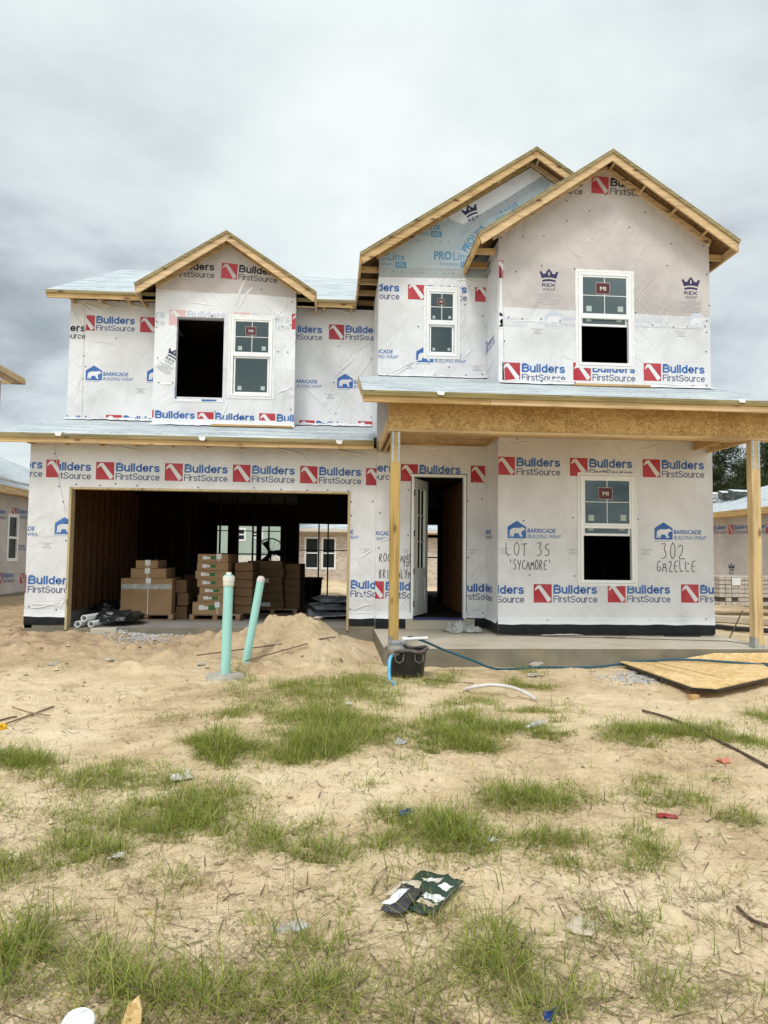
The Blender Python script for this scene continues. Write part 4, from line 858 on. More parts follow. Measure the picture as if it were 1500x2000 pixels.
# main roof over the left wing
mz = lambda y: 6.50+(y-1.2)*.487
mr = slope_roof('roof', [(-5.70, 1.17, 6.485), (.41, 1.17, 6.485), (.41, 6.0, mz(6.0)), (-5.70, 6.0, mz(6.0))], .03, 0)
mb = MB(); mb.poly([(.405, 1.92, mz(1.92)), (3.5, 1.92, mz(1.92)), (3.5, 6, mz(6)), (.405, 6, mz(6))]); mb.build('roof_valley', ['underlayment'], mr)
mb = MB(); mb.poly([(-5.70, 6, mz(6)), (3.5, 6, mz(6)), (3.5, 10.4, 6.5), (-5.70, 10.4, 6.5)]); mb.build('roof_back', ['underlayment'], mr)
board('fascia', mr, -5.68, .415, 1.2, 1.238, 6.335, 6.47, 'wood_x'); board('drip_board', mr, -5.70, .41, 1.166, 1.198, 6.425, 6.452, 'deck_edge')
mb = MB(); mb.bar((-5.69, 1.24, 6.40), (-5.69, 6, mz(6)-.1), (1, 0, 0), .018, (0, -.44, .9), .06); mb.build('rake_board', ['wood_y'], mr)
for i in range(11):
    if -4.0 < -5.3+i*.56 < -.4: continue
    mb = MB(); mb.box(-5.3+i*.56, -5.26+i*.56, 1.24, 1.618, 6.36, 6.45); mb.build('lookout', ['wood_y'], mr)

# --- windows
def window(wall, hole, parent, split=.5, open_=False, grid=True, sticker=True, pale=((.10, .10), (.85, .12), (.12, .62), (.86, .64)), fl=.045):
    u0, u1, z0, z1 = hole; mb = MB()
    def bx(a, b, c, d, o0, o1, m=0, B=None):
        B = B or mb; p = [wall.pt(a, c, o0), wall.pt(b, c, o0), wall.pt(b, c, o1), wall.pt(a, c, o1), wall.pt(a, d, o0), wall.pt(b, d, o0), wall.pt(b, d, o1), wall.pt(a, d, o1)]; B.hexa(p, m)
    F = .055
    for a, b, c, d in ((u0+.004, u0+F, z0+.004, z1-.004), (u1-F, u1-.004, z0+.004, z1-.004), (u0+F, u1-F, z1-F, z1-.004), (u0+F, u1-F, z0+.004, z0+F)): bx(a, b, c, d, -.07, .016)
    wf = mb.build('window', ['vinyl'], parent, bevel=.004)
    mb2 = MB()                                                        # taped nailing flange with a ragged edge
    def rag(a, b, horiz, at_, s):
        n = 22; k = len(mb2.v)
        for i in range(n+1):
            t = a+(b-a)*i/n; e = at_+s*(fl+.014*mnoise.noise(Vector((i*1.7, at_*5, a)))+.006*rnd.random()); i_ = at_+(-s)*.0
            mb2.v += [wall.pt(*((t, i_) if horiz else (i_, t)), .010), wall.pt(*((t, e) if horiz else (e, t)), .007)]
        for i in range(n): mb2.f.append((k+2*i, k+2*i+2, k+2*i+3, k+2*i+1)); mb2.m.append(0)
    rag(u0-fl, u1+fl, True, z1, 1); rag(u0-fl, u1+fl, True, z0, -1); rag(z0, z1, False, u0, -1); rag(z0, z1, False, u1, 1)
    mb2.build('flange_tape', ['tape'], wf)
    zm = z0+(z1-z0)*split; S = .032
    def sash(a, b, c, d, o0, o1, grid, stick):
        sb = MB()
        for q in ((a, a+S, c, d), (b-S, b, c, d), (a+S, b-S, d-S, d), (a+S, b-S, c, c+S*1.25)): bx(*q, o0, o1, 0, sb)
        so = sb.build('sash', ['vinyl'], wf, bevel=.003)
        pb = MB(); bx(a+S, b-S, c+S*1.25, d-S, (o0+o1)/2-.004, (o0+o1)/2+.002, 0, pb); pb.build('pane', ['glass'], wf)
        oo = (o0+o1)/2+.003; A, B_, C, D = a+S, b-S, c+S*1.25, d-S
        if grid:
            gb = MB(); um, zc = (A+B_)/2, (C+D)/2; bx(um-.006, um+.006, C, zc-.006, oo, oo+.005, 0, gb); bx(um-.006, um+.006, zc+.006, D, oo, oo+.005, 0, gb); bx(A, B_, zc-.006, zc+.006, oo, oo+.006, 0, gb); gb.build('grille', ['grille'], wf)
        sbk = MB(); sm_ = ['sticker_red', 'sticker_pale', 'frieze']
        if stick:
            um = (A+B_)/2; w_, h_ = .26*(B_-A)/.8, .21*(B_-A)/.8; zc = D-(D-C)*.30; x0_ = um-w_*.62
            sbk.poly([wall.pt(x0_, zc-h_/2, oo+.0062), wall.pt(x0_+w_, zc-h_/2, oo+.0062), wall.pt(x0_+w_, zc+h_/2, oo+.0062), wall.pt(x0_, zc+h_/2, oo+.0062)], 0)
            for poly, m_, l_ in put_text('MI', x0_+w_*.30, zc-h_*.17, w_*.42, h_*.33, 'x', .02): sbk.poly([wall.pt(p[0], p[1], oo+.0072) for p in poly], 2)
            for q in ((0, 1, .97, 1), (0, 1, 0, .03), (0, .02, 0, 1), (.98, 1, 0, 1)): sbk.poly([wall.pt(x0_+w_*q[i], zc-h_/2+h_*q[j], oo+.0070) for i, j in ((0, 2), (1, 2), (1, 3), (0, 3))], 2)
            sbk.build('brand_sticker', sm_, wf)
        for i, (pu, pz) in enumerate(((.08, .06), (.80, .07))):
            sbk = MB(); s_ = .10*(B_-A)/.8; a_, c_ = A+(B_-A)*pu, C+(D-C)*pz; sbk.poly([wall.pt(a_, c_, oo+.001), wall.pt(a_+s_, c_, oo+.001), wall.pt(a_+s_, c_+s_, oo+.001), wall.pt(a_, c_+s_, oo+.001)], 1); sbk.build('sticker', sm_, wf)
    bx_ = MB(); bx(u0+F, u1-F, zm-.022, zm+.022, -.045, .012, 0, bx_); bx_.build('meeting_rail', ['vinyl'], wf)
    sash(u0+F, u1-F, zm+.024, z1-F, -.035, .004, grid, sticker)
    if open_:
        zo = zm-.15; sash(u0+F+.01, u1-F-.01, zo, zo+(zm-z0)-.04, -.068, -.040, False, False)
    else: sash(u0+F+.01, u1-F-.01, z0+F, zm-.024, -.060, -.022, False, False)
    return wf
rw = Wall('F', RBY)
window(rw, LW, house, .52, True); window(rw, UW, house, .52, True)
window(Wall('F', -.002), (WX0, WX1, WZ0, WZ1), house, .49); window(Wall('F', DMY), DW, house, .52)
# --- front door
mb = MB(); yj = -.012
mb.box(DX0, DX0+.045, yj, .13, .19, DZ1); mb.box(DX1-.045, DX1, yj, .13, .19, DZ1); mb.box(DX0+.046, DX1-.046, yj, .13, DZ1-.045, DZ1); dfr = mb.build('door_frame', ['vinyl'], house, bevel=.004)
mb = MB(); mb.box(DX0-.014, DX0-.001, -.006, -.003, .19, DZ1+.012); mb.box(DX1+.001, DX1+.012, -.006, -.003, .19, DZ1+.012); mb.box(DX0-.014, DX1+.012, -.0065, -.003, DZ1+.002, DZ1+.014); mb.build('caulk_line', ['black_metal'], house)
mb = MB(); mb.box(DX0+.047, DX1-.047, -.045, .13, .176, .205); mb.build('threshold', ['threshold_blue'], house, bevel=.003)
hx, hy = DX0+.05, .115; ang = math.radians(66); dv = Vector((math.cos(ang), math.sin(ang), 0)); nv = Vector((math.sin(ang), -math.cos(ang), 0)); LWd = .89
def dbox(B, a, b, c, d, o0, o1, m=0):
    O = Vector((hx, hy, 0)); q = lambda t, o, z: tuple(O+dv*t+nv*o+Vector((0, 0, z)))
    B.hexa([q(a, o0, c), q(b, o0, c), q(b, o1, c), q(a, o1, c), q(a, o0, d), q(b, o0, d), q(b, o1, d), q(a, o1, d)], m)
mb = MB(); zb, zt_ = .225, DZ1-.055
for a, b, c, d_ in ((0, .17, zb, zt_), (LWd-.17, LWd, zb, zt_), (.17, LWd-.17, zt_-.16, zt_), (.17, LWd-.17, .92, 1.08), (.17, LWd-.17, zb, .48)): dbox(mb, a, b, c, d_, -.022, .022)
dbox(mb, .17, LWd-.17, .48, .92, -.010, .010); dbox(mb, .21, LWd-.21, .54, .86, -.018, .018)
for a, b, c, d_ in ((.17, .195, 1.08, zt_-.16), (LWd-.195, LWd-.17, 1.08, zt_-.16), (.195, LWd-.195, 1.08, 1.105), (.195, LWd-.195, zt_-.185, zt_-.16)): dbox(mb, a, b, c, d_, -.030, .030)
door = mb.build('door', ['door_paint'], house, bevel=.005)
mb = MB(); gz0, gz1 = 1.105, zt_-.185; dbox(mb, .195, LWd-.195, gz0, gz1, -.004, .004); mb.build('door_glass', ['glass_door'], door)
mb = MB(); dbox(mb, LWd/2-.011, LWd/2+.011, gz0, gz1, -.014, .014)
for k in (1, 2): zc = gz0+(gz1-gz0)*k/3; dbox(mb, .195, LWd-.195, zc-.011, zc+.011, -.013, .013)
mb.build('glazing_bar', ['door_paint'], door)
for zc in (.45, 1.05, 1.75, 2.5):
    mb = MB(); mb.tube([(hx-.004, hy-.030, zc-.06), (hx-.004, hy-.030, zc+.06)], .012, 8); mb.box(hx-.003, hx+.03, hy-.034, hy-.026, zc-.055, zc+.055); mb.build('hinge', ['black_metal'], door)
# --- garage opening frame
gf = MB(); gf.box(GX0-.038, GX0+.0, -.045, .15, -.03, GH+.036); gf.box(GX1, GX1+.038, -.02, .15, -.03, GH+.036); gf.box(GX0+.001, GX1-.001, -.025, .15, GH, GH+.036); gf.build('garage_door_frame', ['jamb'], house, bevel=.004)

# --- inside: framing one sees through the openings
ceil = MB(); ceil.box(-5.22, 6.5, .145, 9.95, 2.86, 2.90); ceil.build('ceiling', ['inside_shade_tone'], house)
mb = MB(); mb.box(.80, 2.80, .14, 9.9, .178, .186); mb.box(-5.2, .70, 6.15, 9.9, .006, .02); mb.build('subfloor', ['inside_shade_tone'], house)
def stud(x, y, z0=.02, z1=2.85, w=.04, dp=.09, m='stud_red'): mb = MB(); mb.box(x-w/2, x+w/2, y-dp/2, y+dp/2, z0, z1); return mb.build('stud', [m], house)
mb = MB(); mb.box(-5.20, -5.16, .15, 6.1, .18, 2.85); mb.build('sheathing', ['osb_dark'], house)
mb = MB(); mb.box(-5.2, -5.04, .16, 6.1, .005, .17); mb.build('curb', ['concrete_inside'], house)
for i in range(15): stud(-5.10, .35+i*.40, .17, dp=.045, w=.1)
mb = MB(); mb.box(-5.2, -3.55, 6.12, 6.14, .02, 2.85); mb.build('partition', ['inside_shade_tone'], house)
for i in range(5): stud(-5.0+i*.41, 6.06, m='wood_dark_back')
for x in (-3.35, -2.96, -2.52, -2.10, -1.68, -1.27, -.92): stud(x, 6.06, m='inside_shade_tone')
for x in (-.38, -.12): stud(x, 7.2, m='inside_shade_tone')
mb = MB(); mb.box(-.93, .72, 6.02, 6.1, 2.30, 2.85); mb.build('header', ['inside_shade_tone'], house)
mb = MB(); mb.box(.72, .78, .15, 9.9, -.0, 2.85); mb.build('partition', ['inside_shade_tone'], house)
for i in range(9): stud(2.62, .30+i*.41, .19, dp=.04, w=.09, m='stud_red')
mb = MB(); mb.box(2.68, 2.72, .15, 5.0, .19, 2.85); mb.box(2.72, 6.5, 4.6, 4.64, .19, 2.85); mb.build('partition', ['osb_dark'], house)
for i in range(3): stud(1.05+i*.41, 4.5, .19, m='inside_shade_tone')
for i in range(5): stud(4.0+i*.41, 1.5, .19, m='inside_shade_tone')
# rear wall with its window and patio openings
bw = Wall('F', 9.95, .12)
RO = [(-3.66, -3.32, .62, 2.2), (-2.98, -2.42, .62, 2.2), (-2.26, -1.66, .62, 2.2), (-1.06, .62, -.1, 2.30), (3.03, 3.42, -.0, 2.32)]
bw.solid(-5.36, 6.65, -.002, 6.45, RO, front='wood_dark_back', reveal='wood_dark_back'); bw.build('wall', house)
for a, b, c, d_ in RO[:3]:
    mb = MB(); zz_ = (c+d_)/2-.1; mb.box(a, b, 9.98, 10.0, zz_-.02, zz_+.02); mb.box(a, b, 9.98, 10.0, d_-.17, d_-.14); mb.box(a, b, 9.98, 10.0, zz_-.33, zz_-.30); mb.build('rear_sash', ['inside_shade_tone'], house)
mb = MB(); mb.box(-1.05, .6, 9.97, 10.0, 1.44, 1.47); mb.box(3.03, 3.42, 9.97, 10., 1.25, 1.29); mb.box(3.03, 3.42, 9.97, 10., 1.9, 2.0); mb.build('rear_sash', ['inside_shade_tone'], house)
# upper floor, its shade put into the near-black colour: floor, partitions and back of the rooms
for q in ((2.98, 6.5, -.81, -.15, 6.42, 6.45), (2.98, 6.5, .15, 4.39, 6.36, 6.39), (-3.4, -.95, 1.27, 4.39, 6.20, 6.23)): mb = MB(); mb.box(*q); mb.build('upper_ceiling', ['inside_shade_tone'], house)
mb = MB(); mb.box(-5.2, 6.5, 1.7, 9.9, 3.36, 3.42); mb.box(.86, 2.8, .15, 1.69, 3.36, 3.42); mb.box(2.9, 6.5, -.8, 1.69, 3.365, 3.425); mb.box(-5.2, 6.6, 4.4, 4.44, 3.43, 6.6); mb.build('upper_floor', ['inside_shade_tone'], house)

# ------------------------------------------------------------------ things in the garage
def pallet(label, loc, rz, w=1.05, d=1.2):
    o = thing('pallet', label, 'pallet', loc, 'pallets on the garage floor'); o.rotation_euler = (0, 0, rz)
    mb = MB()
    for x in (-w/2+.045, 0, w/2-.045): mb.box(x-.045, x+.045, 0, d, .02, .10)
    mb.build('stringer', ['pallet_wood'], o, bevel=.003)
    mb = MB(); n = 7
    for i in range(n): y = i*(d-.1)/(n-1); mb.box(-w/2, w/2, y, y+.095, .101, .121)
    mb.build('deck_board', ['pallet_wood'], o, bevel=.003)
    mb = MB()
    for y in (0, d/2-.05, d-.1): mb.box(-w/2, w/2, y, y+.1, .0, .019)
    mb.build('base_board', ['pallet_wood'], o, bevel=.003); return o
def carton(label, loc, rz, w, d, h, group, m='card', labels=(), tape=False, strap=None):
    o = thing('carton', label, 'carton', loc, group); o.rotation_euler = (0, 0, rz)
    mb = MB(); mb.box(-w/2, w/2, 0, d, 0, h); mb.build('box', [m], o, bevel=.006)
    mb = MB()
    for a, b, c, e_, q in labels: mb.box(a*w-w/2, b*w-w/2, -.003, -.0005, c*h, e_*h, q)
    if labels: mb.build('sticker', ['white_label', 'green_label', 'flag_red'], o)
    mb = MB()
    if tape: mb.box(-w/2+.01, w/2-.01, -.004, -.001, .70*h, .84*h); mb.build('packing_tape', ['clear_film'], o)
    if strap is not None:
        mb = MB(); mb.box(strap-.006, strap+.006, -.006, -.0035, 0, h+.006); mb.box(strap-.006, strap+.006, -.006, d, h+.003, h+.006); mb.box(strap-.05, strap+.05, -.007, -.002, h-.10, h+.008); mb.build('strap', ['white_label'], o)
    return o
F1 = (-3.64, 1.40); q0 = math.radians(2)
pallet('wooden pallet under the biggest cardboard carton, left in garage', (F1[0], F1[1], .004), q0)
gA, gB, gC, gD = 'cartons on the left pallet', 'flat cartons stacked on the middle pallet', 'cartons stacked on the rear pallet', 'loose cartons at the back of the garage'
carton('largest brown carton with clear tape band, standing on left pallet', (F1[0], F1[1]+.02, .126), q0, .98, 1.1, .70, gA, tape=True, strap=.03)
carton('flat wide carton lying directly on the largest carton', (F1[0]+.02, F1[1]+.05, .83), q0, .68, 1.0, .19, gA, strap=-.02)
carton('small top carton of the left pallet, highest in its pile', (F1[0]-.02, F1[1]+.06, 1.025), q0, .42, .9, .155, gA, strap=.02)
for i, (dx, z, s) in enumerate(((.62, .13, .0), (.64, .40, .0), (.60, .66, .0))):
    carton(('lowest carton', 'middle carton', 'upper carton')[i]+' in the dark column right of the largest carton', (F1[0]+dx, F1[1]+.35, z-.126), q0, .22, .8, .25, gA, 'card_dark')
F2 = (-2.28, 1.42); q1 = math.radians(-3)
pallet('wooden pallet under the seven labelled flat cartons', (F2[0]-.02, F2[1], .004), q1, 1.0)
hs = [.24, .15, .145, .165, .165, .165, .165]; z = .128; ws = [.74, .66, .64, .62, .66, .62, .60]; of = [0.0, .06, .08, .02, .0, .01, .01]
nm = ['lowest', 'second lowest', 'third from the bottom', 'middle', 'third from the top', 'second highest', 'topmost']
for i in range(7):
    lb = ((.17, .32, .35, .75, 0), (.33, .42, .40, .65, 0), (.43, .60, .35, .75, 1)); 
    carton(nm[i]+' flat carton with green and white labels, middle pallet', (F2[0]-.10+of[i], F2[1]+.03, z), q1+R_(-.02, .02), ws[i], 1.1, hs[i]-.004, gB, 'card', lb, strap=.12 if i in (0, 6) else None); z += hs[i]
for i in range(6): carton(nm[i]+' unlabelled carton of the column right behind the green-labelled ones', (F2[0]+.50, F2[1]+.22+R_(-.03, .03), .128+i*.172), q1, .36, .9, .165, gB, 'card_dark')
F3 = (-1.30, 2.9); q2 = math.radians(-6)
pallet('shadowed wooden pallet behind the sand heap in the garage', (F3[0], F3[1], .004), q2, 1.1)
for i in range(6):
    l3 = ((.05, .35, .3, .75, 1),) if i == 4 else (((.35, .62, .3, .8, 0),) if i in (0, 3) else ())
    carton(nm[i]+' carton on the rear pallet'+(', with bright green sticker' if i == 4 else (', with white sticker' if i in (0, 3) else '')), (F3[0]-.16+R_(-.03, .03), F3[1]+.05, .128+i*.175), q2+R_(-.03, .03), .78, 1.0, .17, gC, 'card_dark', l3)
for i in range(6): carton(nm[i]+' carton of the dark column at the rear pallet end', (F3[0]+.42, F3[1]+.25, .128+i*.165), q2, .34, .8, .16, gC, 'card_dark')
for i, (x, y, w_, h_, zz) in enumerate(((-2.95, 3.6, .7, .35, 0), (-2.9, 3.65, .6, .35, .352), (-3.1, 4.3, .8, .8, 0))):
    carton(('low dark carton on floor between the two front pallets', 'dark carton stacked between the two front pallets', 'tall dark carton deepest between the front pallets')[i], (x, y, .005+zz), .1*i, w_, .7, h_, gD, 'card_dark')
def pvc(label, p0, p1, r=.058):
    mb = MB(); p0, p1 = Vector(p0), Vector(p1); d = (p1-p0).normalized(); n = 20
    a = d.cross(Vector((0, 0, 1))).normalized(); b = a.cross(d); k = len(mb.v)
    for rr, p in ((r, p0), (r, p1), (r*.8, p1), (r*.8, p0)):
        for i in range(n): t = 2*math.pi*i/n; mb.v.append(tuple(p+a*math.cos(t)*rr+b*math.sin(t)*rr))
    for j in range(4):
        for i in range(n): mb.f.append((j*n+i, j*n+(i+1) % n, ((j+1) % 4)*n+(i+1) % n, ((j+1) % 4)*n+i)); mb.m.append(0)
    tag(mb.build('pvc_pipe', ['pvc'], None, True), label, 'pipe', 'white pipes in the garage corner')
pvc('leftmost white pipe lying on the garage floor by the jamb', (-4.46, .02, .062), (-3.75, 4.2, .062)); pvc('white pipe resting on top of the other two pipes', (-4.36, .04, .165), (-3.62, 4.1, .165)); pvc('white pipe on the floor beside the black plastic bag', (-4.24, .05, .062), (-3.55, 3.9, .062))
def blob(name, mat, c, s, seed, n=3, amp=.35, label=None, cat=None, freq=2.2, flat=.0, group=None, kind=None, parent=None, sm=True):
    import bmesh
    bm = bmesh.new(); bmesh.ops.create_icosphere(bm, subdivisions=n, radius=1)
    for v in bm.verts:
        p = v.co.copy(); k = 1+amp*mnoise.turbulence(p*freq+Vector((seed, seed*2.3, 0)), 4, True)-amp*.4
        z = p.z*k; v.co = Vector((p.x*k*s[0], p.y*k*s[1], max(z, -flat)*s[2]))
    me = bpy.data.meshes.new(name); bm.to_mesh(me); bm.free(); me.materials.append(MATS[mat])
    if sm: me.polygons.foreach_set('use_smooth', [True]*len(me.polygons))
    o = bpy.data.objects.new(name, me); COL.objects.link(o); o.location = c
    if parent: o.parent = parent
    if label: tag(o, label, cat, group, kind)
    return o
blob('plastic_bag', 'blackplastic', (-3.98, .75, .10), (.42, .55, .16), 3, 4, .5, 'crumpled shiny black plastic lying over the white pipes', 'plastic bag', 2.6)
blob('film_bundle', 'blackplastic', (-4.55, 1.9, .17), (.28, .35, .16), 8, 4, .6, 'crumpled dark film bundle lying against the left garage curb', 'plastic film', 3.)
for i, (dx, z_, s) in enumerate(((0, .03, 1), (.05, .13, .9), (.03, .25, .72))):
    o = crumple('plastic_sheet', 'tarp', 1.15*s, 2.0*s, .16, (.03+dx, 2.8+.4*i, z_+.02), .12*i, 18, 20+i); tag(o, ('bottom', 'middle', 'top')[i]+' grey plastic sheet in the crumpled pile by right garage jamb', 'plastic sheet', 'plastic sheets piled in the garage')
b_ = thing('trash_bin', 'tall black plastic bin standing near the rear patio opening', 'bin', (-.56, 7.75, .02))
mb = MB(); mb.lathe([(.24, 0), (.25, .05), (.29, .62), (.285, .62), (.24, .06)], 24, cap1=True); mb.build('body', ['blackplastic'], b_, True)
mb = MB(); mb.lathe([(.285, .60), (.325, .60), (.325, .645), (.29, .645), (.285, .60)], 24, cap0=False, cap1=False); mb.build('rim', ['blackplastic'], b_, True)
f_ = thing('drum_fan', 'dark round shop fan on a stand behind the carton stacks', 'fan', (-1.70, 6.9, .02))
mb = MB(); c_ = Vector((0, 0, 1.35)); mb.tube([c_+Vector((.38*math.cos(t*math.pi/16), 0, .38*math.sin(t*math.pi/16))) for t in range(33)], .018, 6, caps=False)
for k in range(8): t = k*math.pi/8; mb.tube([c_+Vector((-.37*math.cos(t), 0, -.37*math.sin(t))), c_+Vector((.37*math.cos(t), 0, .37*math.sin(t)))], .005, 4)
mb.build('guard', ['black_metal'], f_)
mb = MB()
for k in range(3):
    t = k*2*math.pi/3; a = Vector((math.cos(t), 0, math.sin(t))); b = Vector((-math.sin(t), .35, math.cos(t))); mb.ext([c_+a*.06-b*.03, c_+a*.32-b*.12, c_+a*.34+b*.08, c_+a*.08+b*.05], (0, .006, 0))
mb.lathe([(.07, -.05), (.08, 0), (.07, .05)], 12, c_); mb.build('blade', ['black_metal'], f_)
mb = MB(); mb.tube([(0, .05, 0), (0, .05, 1.3)], .025, 8)
for t in (0, 2.1, 4.2): mb.tube([(0, .05, .25), (.35*math.cos(t), .05+.35*math.sin(t), .0)], .016, 6)
mb.build('stand', ['black_metal'], f_)

# ------------------------------------------------------------------ on and before the porch
o = crumple('plastic_film', 'clear_film', .62, .55, .30, (2.30, -.42, .005), .3, 22, 4, sag=1.0); tag(o, 'crumpled clear plastic film lying by the front door step', 'plastic film')
a = atZ(1095, 1241, 0)
o = crumple('paper_sheet', 'paper', .72, .16, .035, (a.x, a.y-.05, .012), .02, 14, 9); tag(o, 'flat dirty white sheet scrap below the front porch window', 'paper sheet')
for i, (x, y, w_) in enumerate(((960, 1232, .25), (1010, 1240, .3), (1178, 1245, .35))):
    a = atZ(x, y, 0); mb = MB(); pts = [Vector((a.x+w_*t, a.y-.06+.05*math.sin(t*4+i), .008)) for t in (0, .3, .6, 1)]; mb.tube(pts, .005, 6); tag(mb.build('cable_offcut', ['hose_brown'], None, True), ('brown cable offcut beside the crumpled film on porch', 'brown cable offcut before the black wall foot', 'brown cable offcut beyond the white sheet scrap')[i], 'cable', 'cable offcuts on the porch')
mb = MB(); mb.tube([atZ(x, y, .008) for x, y in ((990, 1240), (1100, 1244), (1230, 1247), (1340, 1250), (1420, 1252), (1464, 1258))], .005, 6); tag(mb.build('wire', ['hose_brown'], None, True), 'thin brown wire running along the porch slab to right post', 'wire')
a = atZ(1328, 1242, .0); mb = MB(); mb.box(a.x-.02-.29, a.x+.30, RBY-.10, RBY-.025, .0, .035); tag(mb.build('dark_plank', ['black_metal'], None), 'short dark grey board lying against the black wall foot', 'board')
# tub, pump and hoses
bx, by = 1.02, -3.40; bz = hz(bx, by)-.03
tb = thing('muck_bucket', 'round black plastic tub with dirty rim before the porch', 'bucket', (bx, by, bz))
mb = MB(); mb.lathe([(.215, 0), (.225, .03), (.262, .395), (.252, .395), (.215, .05)], 40, sy=.95, wob=.012); mb.build('body', ['blackplastic'], tb, True)
mb = MB(); mb.tube([(.275*(1+.03*math.sin(3*t*math.pi/20))*math.cos(t*math.pi/20), .262*math.sin(t*math.pi/20), .395+.014*math.sin(t*.7)) for t in range(41)], .024, 9, caps=False); mb.build('rim', ['bucket_rim'], tb, True)
for s in (-1, 1):
    mb = MB(); mb.tube([(s*.13-.06, -.262, .36), (s*.13-.05, -.29, .28), (s*.13, -.30, .25), (s*.13+.05, -.29, .28), (s*.13+.06, -.262, .36)], .010, 7); mb.build('rope_handle', ['bucket_rim'], tb, True)
pm = thing('utility_pump', 'small dirty round pump perched on the black tub rim', 'pump', (bx-.155, by-.10, bz+.38))
mb = MB(); mb.lathe([(.085, -.06), (.115, -.03), (.12, .03), (.10, .06), (.085, .075)], 20, wob=.03); mb.build('body', ['pump_metal'], pm, True)
mb = MB(); mb.lathe([(.075, .075), (.078, .12), (.06, .135), (.03, .138)], 18); mb.build('cap', ['pump_cap'], pm, True)
mb = MB(); mb.tube([(.05, -.02, .06), (.10, -.03, .11), (.13, -.03, .15)], .014, 8); mb.build('outlet', ['pump_cap'], pm, True)
mb = MB(); mb.tube([(bx-.05, by-.10, bz+.535), (bx+.27, by-.03, bz+.545)], .021, 12); mb.tube([(bx-.075, by-.105, bz+.535), (bx-.02, by-.095, bz+.535)], .033, 12); tag(mb.build('pvc_fitting', ['pvc'], None, True), 'short white pipe with elbow lying across the black tub', 'pipe')
hb = [Vector((bx-.215, by-.17, bz+.33)), Vector((bx-.245, by-.24, bz+.30)), Vector((bx-.262, by-.30, bz+.20)), Vector((bx-.262, by-.34, bz+.08)), Vector((bx-.257, by-.42, bz+.01)), Vector((bx-.245, by-.62, hz(bx-.24, by-.62)+.02)), Vector((bx-.24, by-.80, hz(bx-.24, by-.8)+.015))]
def smooth_pts(p, k=6):
    out = []
    for i in range(len(p)-1):
        a, b, c, d = p[max(i-1, 0)], p[i], p[i+1], p[min(i+2, len(p)-1)]
        for j in range(k):
            t = j/k; out.append(.5*((2*b)+(c-a)*t+(2*a-5*b+4*c-d)*t*t+(3*b-a-3*c+d)*t**3))
    return out+[p[-1]]
mb = MB(); mb.tube(smooth_pts(hb), .022, 10); tag(mb.build('blue_hose', ['hose_blue'], None, True), 'light blue hose hanging from the pump into the grass', 'hose')
ht = [Vector((bx+.02, by-.02, bz+.56)), Vector((bx+.22, by+.02, bz+.50)), Vector((1.55, -3.1, .05)), Vector((1.95, -3.0, -.10)), Vector((2.35, -2.93, hz(2.35, -2.93)+.02)), Vector((3.0, -2.82, hz(3, -2.82)+.02)), Vector((3.8, -2.80, hz(3.8, -2.8)+.02)), Vector((4.5, -2.80, -.16)), Vector((5.1, -2.88, -.12)), Vector((5.7, -3.05, -.13)), Vector((6.4, -3.25, -.16)), Vector((7.2, -3.3, -.2))]
mb = MB(); mb.tube(smooth_pts(ht), .017, 9); tag(mb.build('teal_hose', ['hose_teal'], None, True), 'long dark teal hose from the tub along the porch edge', 'hose')
# drain clean-outs
def cleanout(x, y, z0, h, lean, r, label, collar, cap):
    o = thing('cleanout_pipe', label, 'pipe', (x, y, z0), 'pale turquoise drain pipes standing in the sand'); o.rotation_euler = lean
    mb = MB(); mb.lathe([(r, -.2), (r, h-.22), (r, h-.01 if not cap else h-.02)], 28); mb.build('pipe', ['sewer'], o, True)
    if cap:
        mb = MB(); mb.lathe([(r*1.10, h-.16), (r*1.14, h-.155), (r*1.14, h-.10), (r*1.22, h-.098), (r*1.22, h-.04), (r*1.0, h-.036)], 28); mb.box(-r*.5, r*.5, -r*.5, r*.5, h-.035, h+.015); mb.build('cap', ['cap_white'], o, True)
    else:
        mb = MB(); mb.lathe([(r*1.0, h-.02), (r*1.04, h-.02), (r*1.04, h+.015), (r*.8, h+.05), (r*.3, h+.062)], 28); mb.build('cap', ['pvc_dirty'], o, True)
    if collar:
        mb = MB(); mb.lathe([(.27, -.08), (.275, .02), (.22, .075), (r+.004, .085)], 26, (0.0, 0, 0), 0, .85, .05); mb.build('concrete_collar', ['rock'], o, True)
    return o
p = atZ(440, 1322, hz(-1.33, -3.5)); cleanout(p.x, p.y, hz(p.x, p.y)+.0, 1.36, (0, math.radians(.6), 0), .062, 'upright turquoise drain pipe with white screw cap and concrete collar', True, True)
p = atZ(491, 1287, top(-1.2, -1.95)); cleanout(-1.19, -2.62, top(-1.19, -2.62), 1.12, (0, math.radians(9), 0), .056, 'leaning turquoise drain pipe rising beside the sand heap', False, False)
